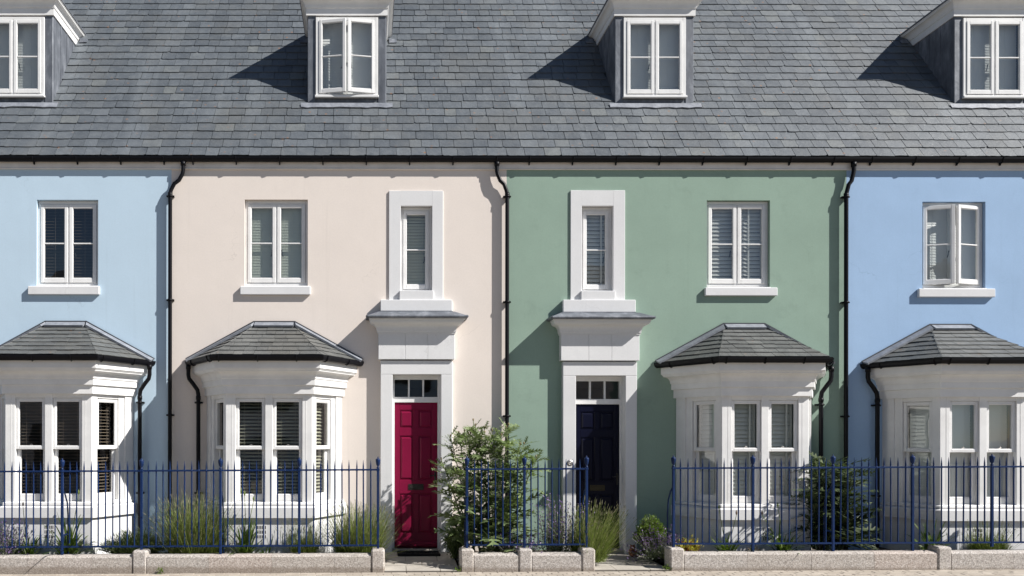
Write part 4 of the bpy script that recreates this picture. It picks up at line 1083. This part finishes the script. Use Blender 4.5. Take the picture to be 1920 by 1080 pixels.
def cardoon(label, px, d, h, stems, seed, spread, buds=True, mat=None, half=.72):
    rr = random.Random(seed); b0 = base_of(px, d); t = thing('cardoon', label, 'shrub', b0, 'tall thistle-like shrubs')
    mat = mat or G_CARD
    for k in range(stems):
        f_ = (k+.5)/stems*2-1; top = b0 + V(f_*spread+rr.uniform(-.06, .06), rr.uniform(-.28, .30), h*(1-.22*abs(f_)**2)*rr.uniform(.86, 1.0))
        p0 = b0 + V(f_*spread*.35+rr.uniform(-.04, .04), rr.uniform(-.12, .12), 0); mid = p0.lerp(top, .55) + V(-f_*.04, 0, .04)
        m = MB(); path_ = []
        for i in range(9):
            s_ = i/8; path_.append(p0*(1-s_)**2 + mid*2*s_*(1-s_) + top*s_*s_)
        m.tube(path_, [.013-.008*i/8 for i in range(9)], 6); st = mk('stem', m, G_CSTEM, t)
        lv = MB(); nl = 30
        for j in range(nl):
            s_ = .10+.88*j/nl+rr.uniform(-.02, .02); i = min(7, int(s_*8)); c = path_[i].lerp(path_[i+1], s_*8-i)
            a = j*2.4+rr.uniform(-.5, .5); el = rr.uniform(.15, .75); dr = V(math.cos(a)*math.cos(el), math.sin(a)*math.cos(el), math.sin(el))
            l = (.54-.25*s_)*rr.uniform(.7, 1.2); lobed_leaf(lv, c, dr, l, l*.24, rr.uniform(.2, 1.2), rr, 5)
        # side shoots near the top carrying buds
        bd = MB(); sh = MB()
        if buds:
            for j in range(3):
                s_ = rr.uniform(.72, .95); i = min(7, int(s_*8)); c = path_[i]; a = rr.uniform(0, 6.283)
                e = c + V(math.cos(a)*rr.uniform(.05, .13), math.sin(a)*.08, rr.uniform(.08, .17)) if j else top
                if j: sh.tube([c, c.lerp(e, .5)+V(math.cos(a)*.02, 0, -.01), e], [.006, .005, .004], 5)
                for q in range(7):
                    el = rr.uniform(.2, 1.1); aa = rr.uniform(0, 6.283); l = rr.uniform(.11, .22); lobed_leaf(lv, c.lerp(e, rr.uniform(.3, 1)), V(math.cos(aa)*math.cos(el), math.sin(aa)*math.cos(el), math.sin(el)), l, l*.22, rr.uniform(-.3, .3), rr, 4)
                bd.lathe([(.003, -.004), (.010, .0), (.0095, .010), (.0135, .020), (.007, .029), (.001, .034)], 8, e)
            mk('side_shoots', sh, G_CSTEM, st, 'stuff'); mk('buds', bd, G_BUD, st, 'stuff')
        mk('leaves', lv, mat, st, 'stuff')
    lv = MB()
    for j in range(30):       # large basal leaves
        a = rr.uniform(0, 6.283); el = rr.uniform(.5, 1.25); l = rr.uniform(.32, .52)
        p = b0+V(rr.uniform(-.9, .9)*spread*.5, rr.uniform(-.15, .15), rr.uniform(0, .55)); lobed_leaf(lv, p, V(math.cos(a)*math.cos(el), math.sin(a)*math.cos(el), math.sin(el)), l, l*.27, rr.uniform(.6, 1.5), rr, 7)
    mk('basal_leaves', lv, mat, t, 'stuff')

catmint('purple catmint in the left corner of the photo, behind the railing', 4, 1.0, .30, .60, 230, 21)
agapanthus('small dark agapanthus tuft right of the leftmost purple catmint', 55, .95, .50, 36, 22, ((45, 950, 0),))
agapanthus('large agapanthus clump below the sky-blue house bay window', 130, .95, .74, 64, 23, ((116, 925, 1), (147, 928, 1)))
shrub('rosemary', 'low dark green rosemary between the black drainpipes', 252, .95, .54, .22, .46, 7500, 24, G_ROSE, .05, needle=True)
lavender('big bushy lavender right of the black drainpipes, tallest stems of all', 366, .90, .42, 1.02, 2900, 25)
agapanthus('agapanthus with three bud stalks below the cream house bay window', 460, .92, .66, 56, 26, ((452, 925, 1), (459, 930, 1), (475, 940, 1)))
agapanthus('tiny agapanthus tuft below the vent of the cream bay', 499, 1.02, .36, 14, 27)
lavender('narrow lavender below the right half of the cream bay', 571, .88, .20, .66, 600, 28)
lavender('spreading lavender spilling past the granite pier left of the crimson door', 672, .88, .38, .88, 2600, 29, (.03, 0))
cardoon('tall thistle-like shrub with brown buds between the two doors', 914, .80, 1.98, 13, 30, .72)
shrub('low_shrub', 'low dark bush at the foot of the tall shrub beside the crimson door', 853, .62, .16, .16, .46, 2600, 31, G_ROSE, .032)
catmint('purple catmint among the railing bars left of the navy door', 1046, .85, .30, .86, 200, 32, sprawl=.26)
catmint('low purple catmint at the base of the tall thistle-like shrub', 975, 1.02, .28, .42, 130, 33, sprawl=.45)
lavender('bright green lavender leaning past the pier in front of the navy door', 1104, 1.0, .30, .90, 1500, 34, (.15, -.05))
shrub('box_bush', 'rounded clipped box bush right of the navy door', 1221, .55, .245, .22, .60, 9000, 35, G_BOX, .032)
catmint('grey sprawling catmint in front of the round box bush', 1234, .88, .26, .50, 150, 36, sprawl=.75, lean=(-.1, -.1))
shrub('golden_euonymus', 'small golden-leaved shrub with red tips behind the right-hand pier', 1290, 1.0, .21, .13, .30, 1500, 37, G_YEL, .048, extra=(G_REDL, .14))
agapanthus('agapanthus with two bud stalks below the green house bay window', 1363, 1.0, .45, 32, 38, ((1350, 955, 1), (1381, 965, 0)))
shrub('sedum', 'small brown withered sedum below the vent of the green bay', 1414, 1.02, .12, .08, .22, 600, 39, G_DRY, .022)
agapanthus('agapanthus with slanting bud stalks left of the dark spiky shrub', 1470, .98, .52, 46, 40, ((1430, 965, 0), (1456, 950, 1)))
cardoon('dark spiky shrub right of the green house bay window', 1560, .72, 1.45, 11, 41, .46, False, G_DARK)
agapanthus('agapanthus tuft below the right-hand bay window', 1745, .92, .6, 30, 42)
lavender('green lavender at the far right end of the railing', 1855, .85, .30, .6, 500, 43)

for px_, lb, sd in ((861, 'tiny green weed at the left foot of the middle plinth', 51), (300, 'tiny weed in the joint at the foot of the long left plinth', 52), (1250, 'small weed on the slate chippings left of the right-hand plinth', 53)):
    shrub('weed', lb, px_, 1.33 if sd != 52 else 1.37, .035, .03, .06, 60, sd, G_BOX, .03, 'weed', z0=.0)
# ------------------------------------------------------------------ small things by the doors
m = MB(); xa, xb = PX(745, .2), PX(824, .2); zz = zg(xa)+.098
m.box(xa, xb, -.42, -.10, zz-.02, zz+.02, b=.006)
for k in range(900):
    x, y = R.uniform(xa+.01, xb-.01), R.uniform(-.41, -.11); a = R.uniform(-.006, .006); m.add([(x-.002, y, zz+.018), (x+.002, y, zz+.018), (x+a, y+a, zz+.034)], [(0, 1, 2)])
tag(mk('doormat', m, M_MAT), 'black bristle doormat at the crimson door', 'doormat')
# terracotta animal ornament: overlapping balls fused into one skin
import bmesh
bm = bmesh.new(); bx, bd_ = PX(1186, .30), .30; b0 = V(bx, -bd_, zg(bx)+.045)
for (x, y, z, r, sx, sy, sz) in ((0, 0, .055, .055, 1, .95, 1), (0, -.008, .118, .037, 1, 1, 1), (.0, -.042, .110, .016, 1, 1, .8), (-.028, 0, .150, .014, 1, .7, 1), (.028, 0, .150, .014, 1, .7, 1), (-.034, -.05, .018, .022, .9, 1.5, .8), (.034, -.05, .018, .022, .9, 1.5, .8), (-.045, -.03, .075, .017, .9, 1, 1.6), (.045, -.03, .075, .017, .9, 1, 1.6)):
    bmesh.ops.create_icosphere(bm, subdivisions=2, radius=r, matrix=Matrix.Translation((x, y, z)) @ Matrix.Diagonal((sx, sy, sz, 1)))
me = bpy.data.meshes.new('garden_ornament'); bm.to_mesh(me); bm.free(); me.materials.append(M_TERRA)
oo = bpy.data.objects.new('garden_ornament', me); COL.objects.link(oo); oo.location = b0; oo.rotation_euler = (0, 0, .25); oo.scale = (1.1, 1.1, 1.1)
md = oo.modifiers.new('fuse', 'REMESH'); md.mode = 'VOXEL'; md.voxel_size = .007; md.use_smooth_shade = True
tag(oo, 'small terracotta teddy-like ornament at the foot of the navy door surround', 'ornament')
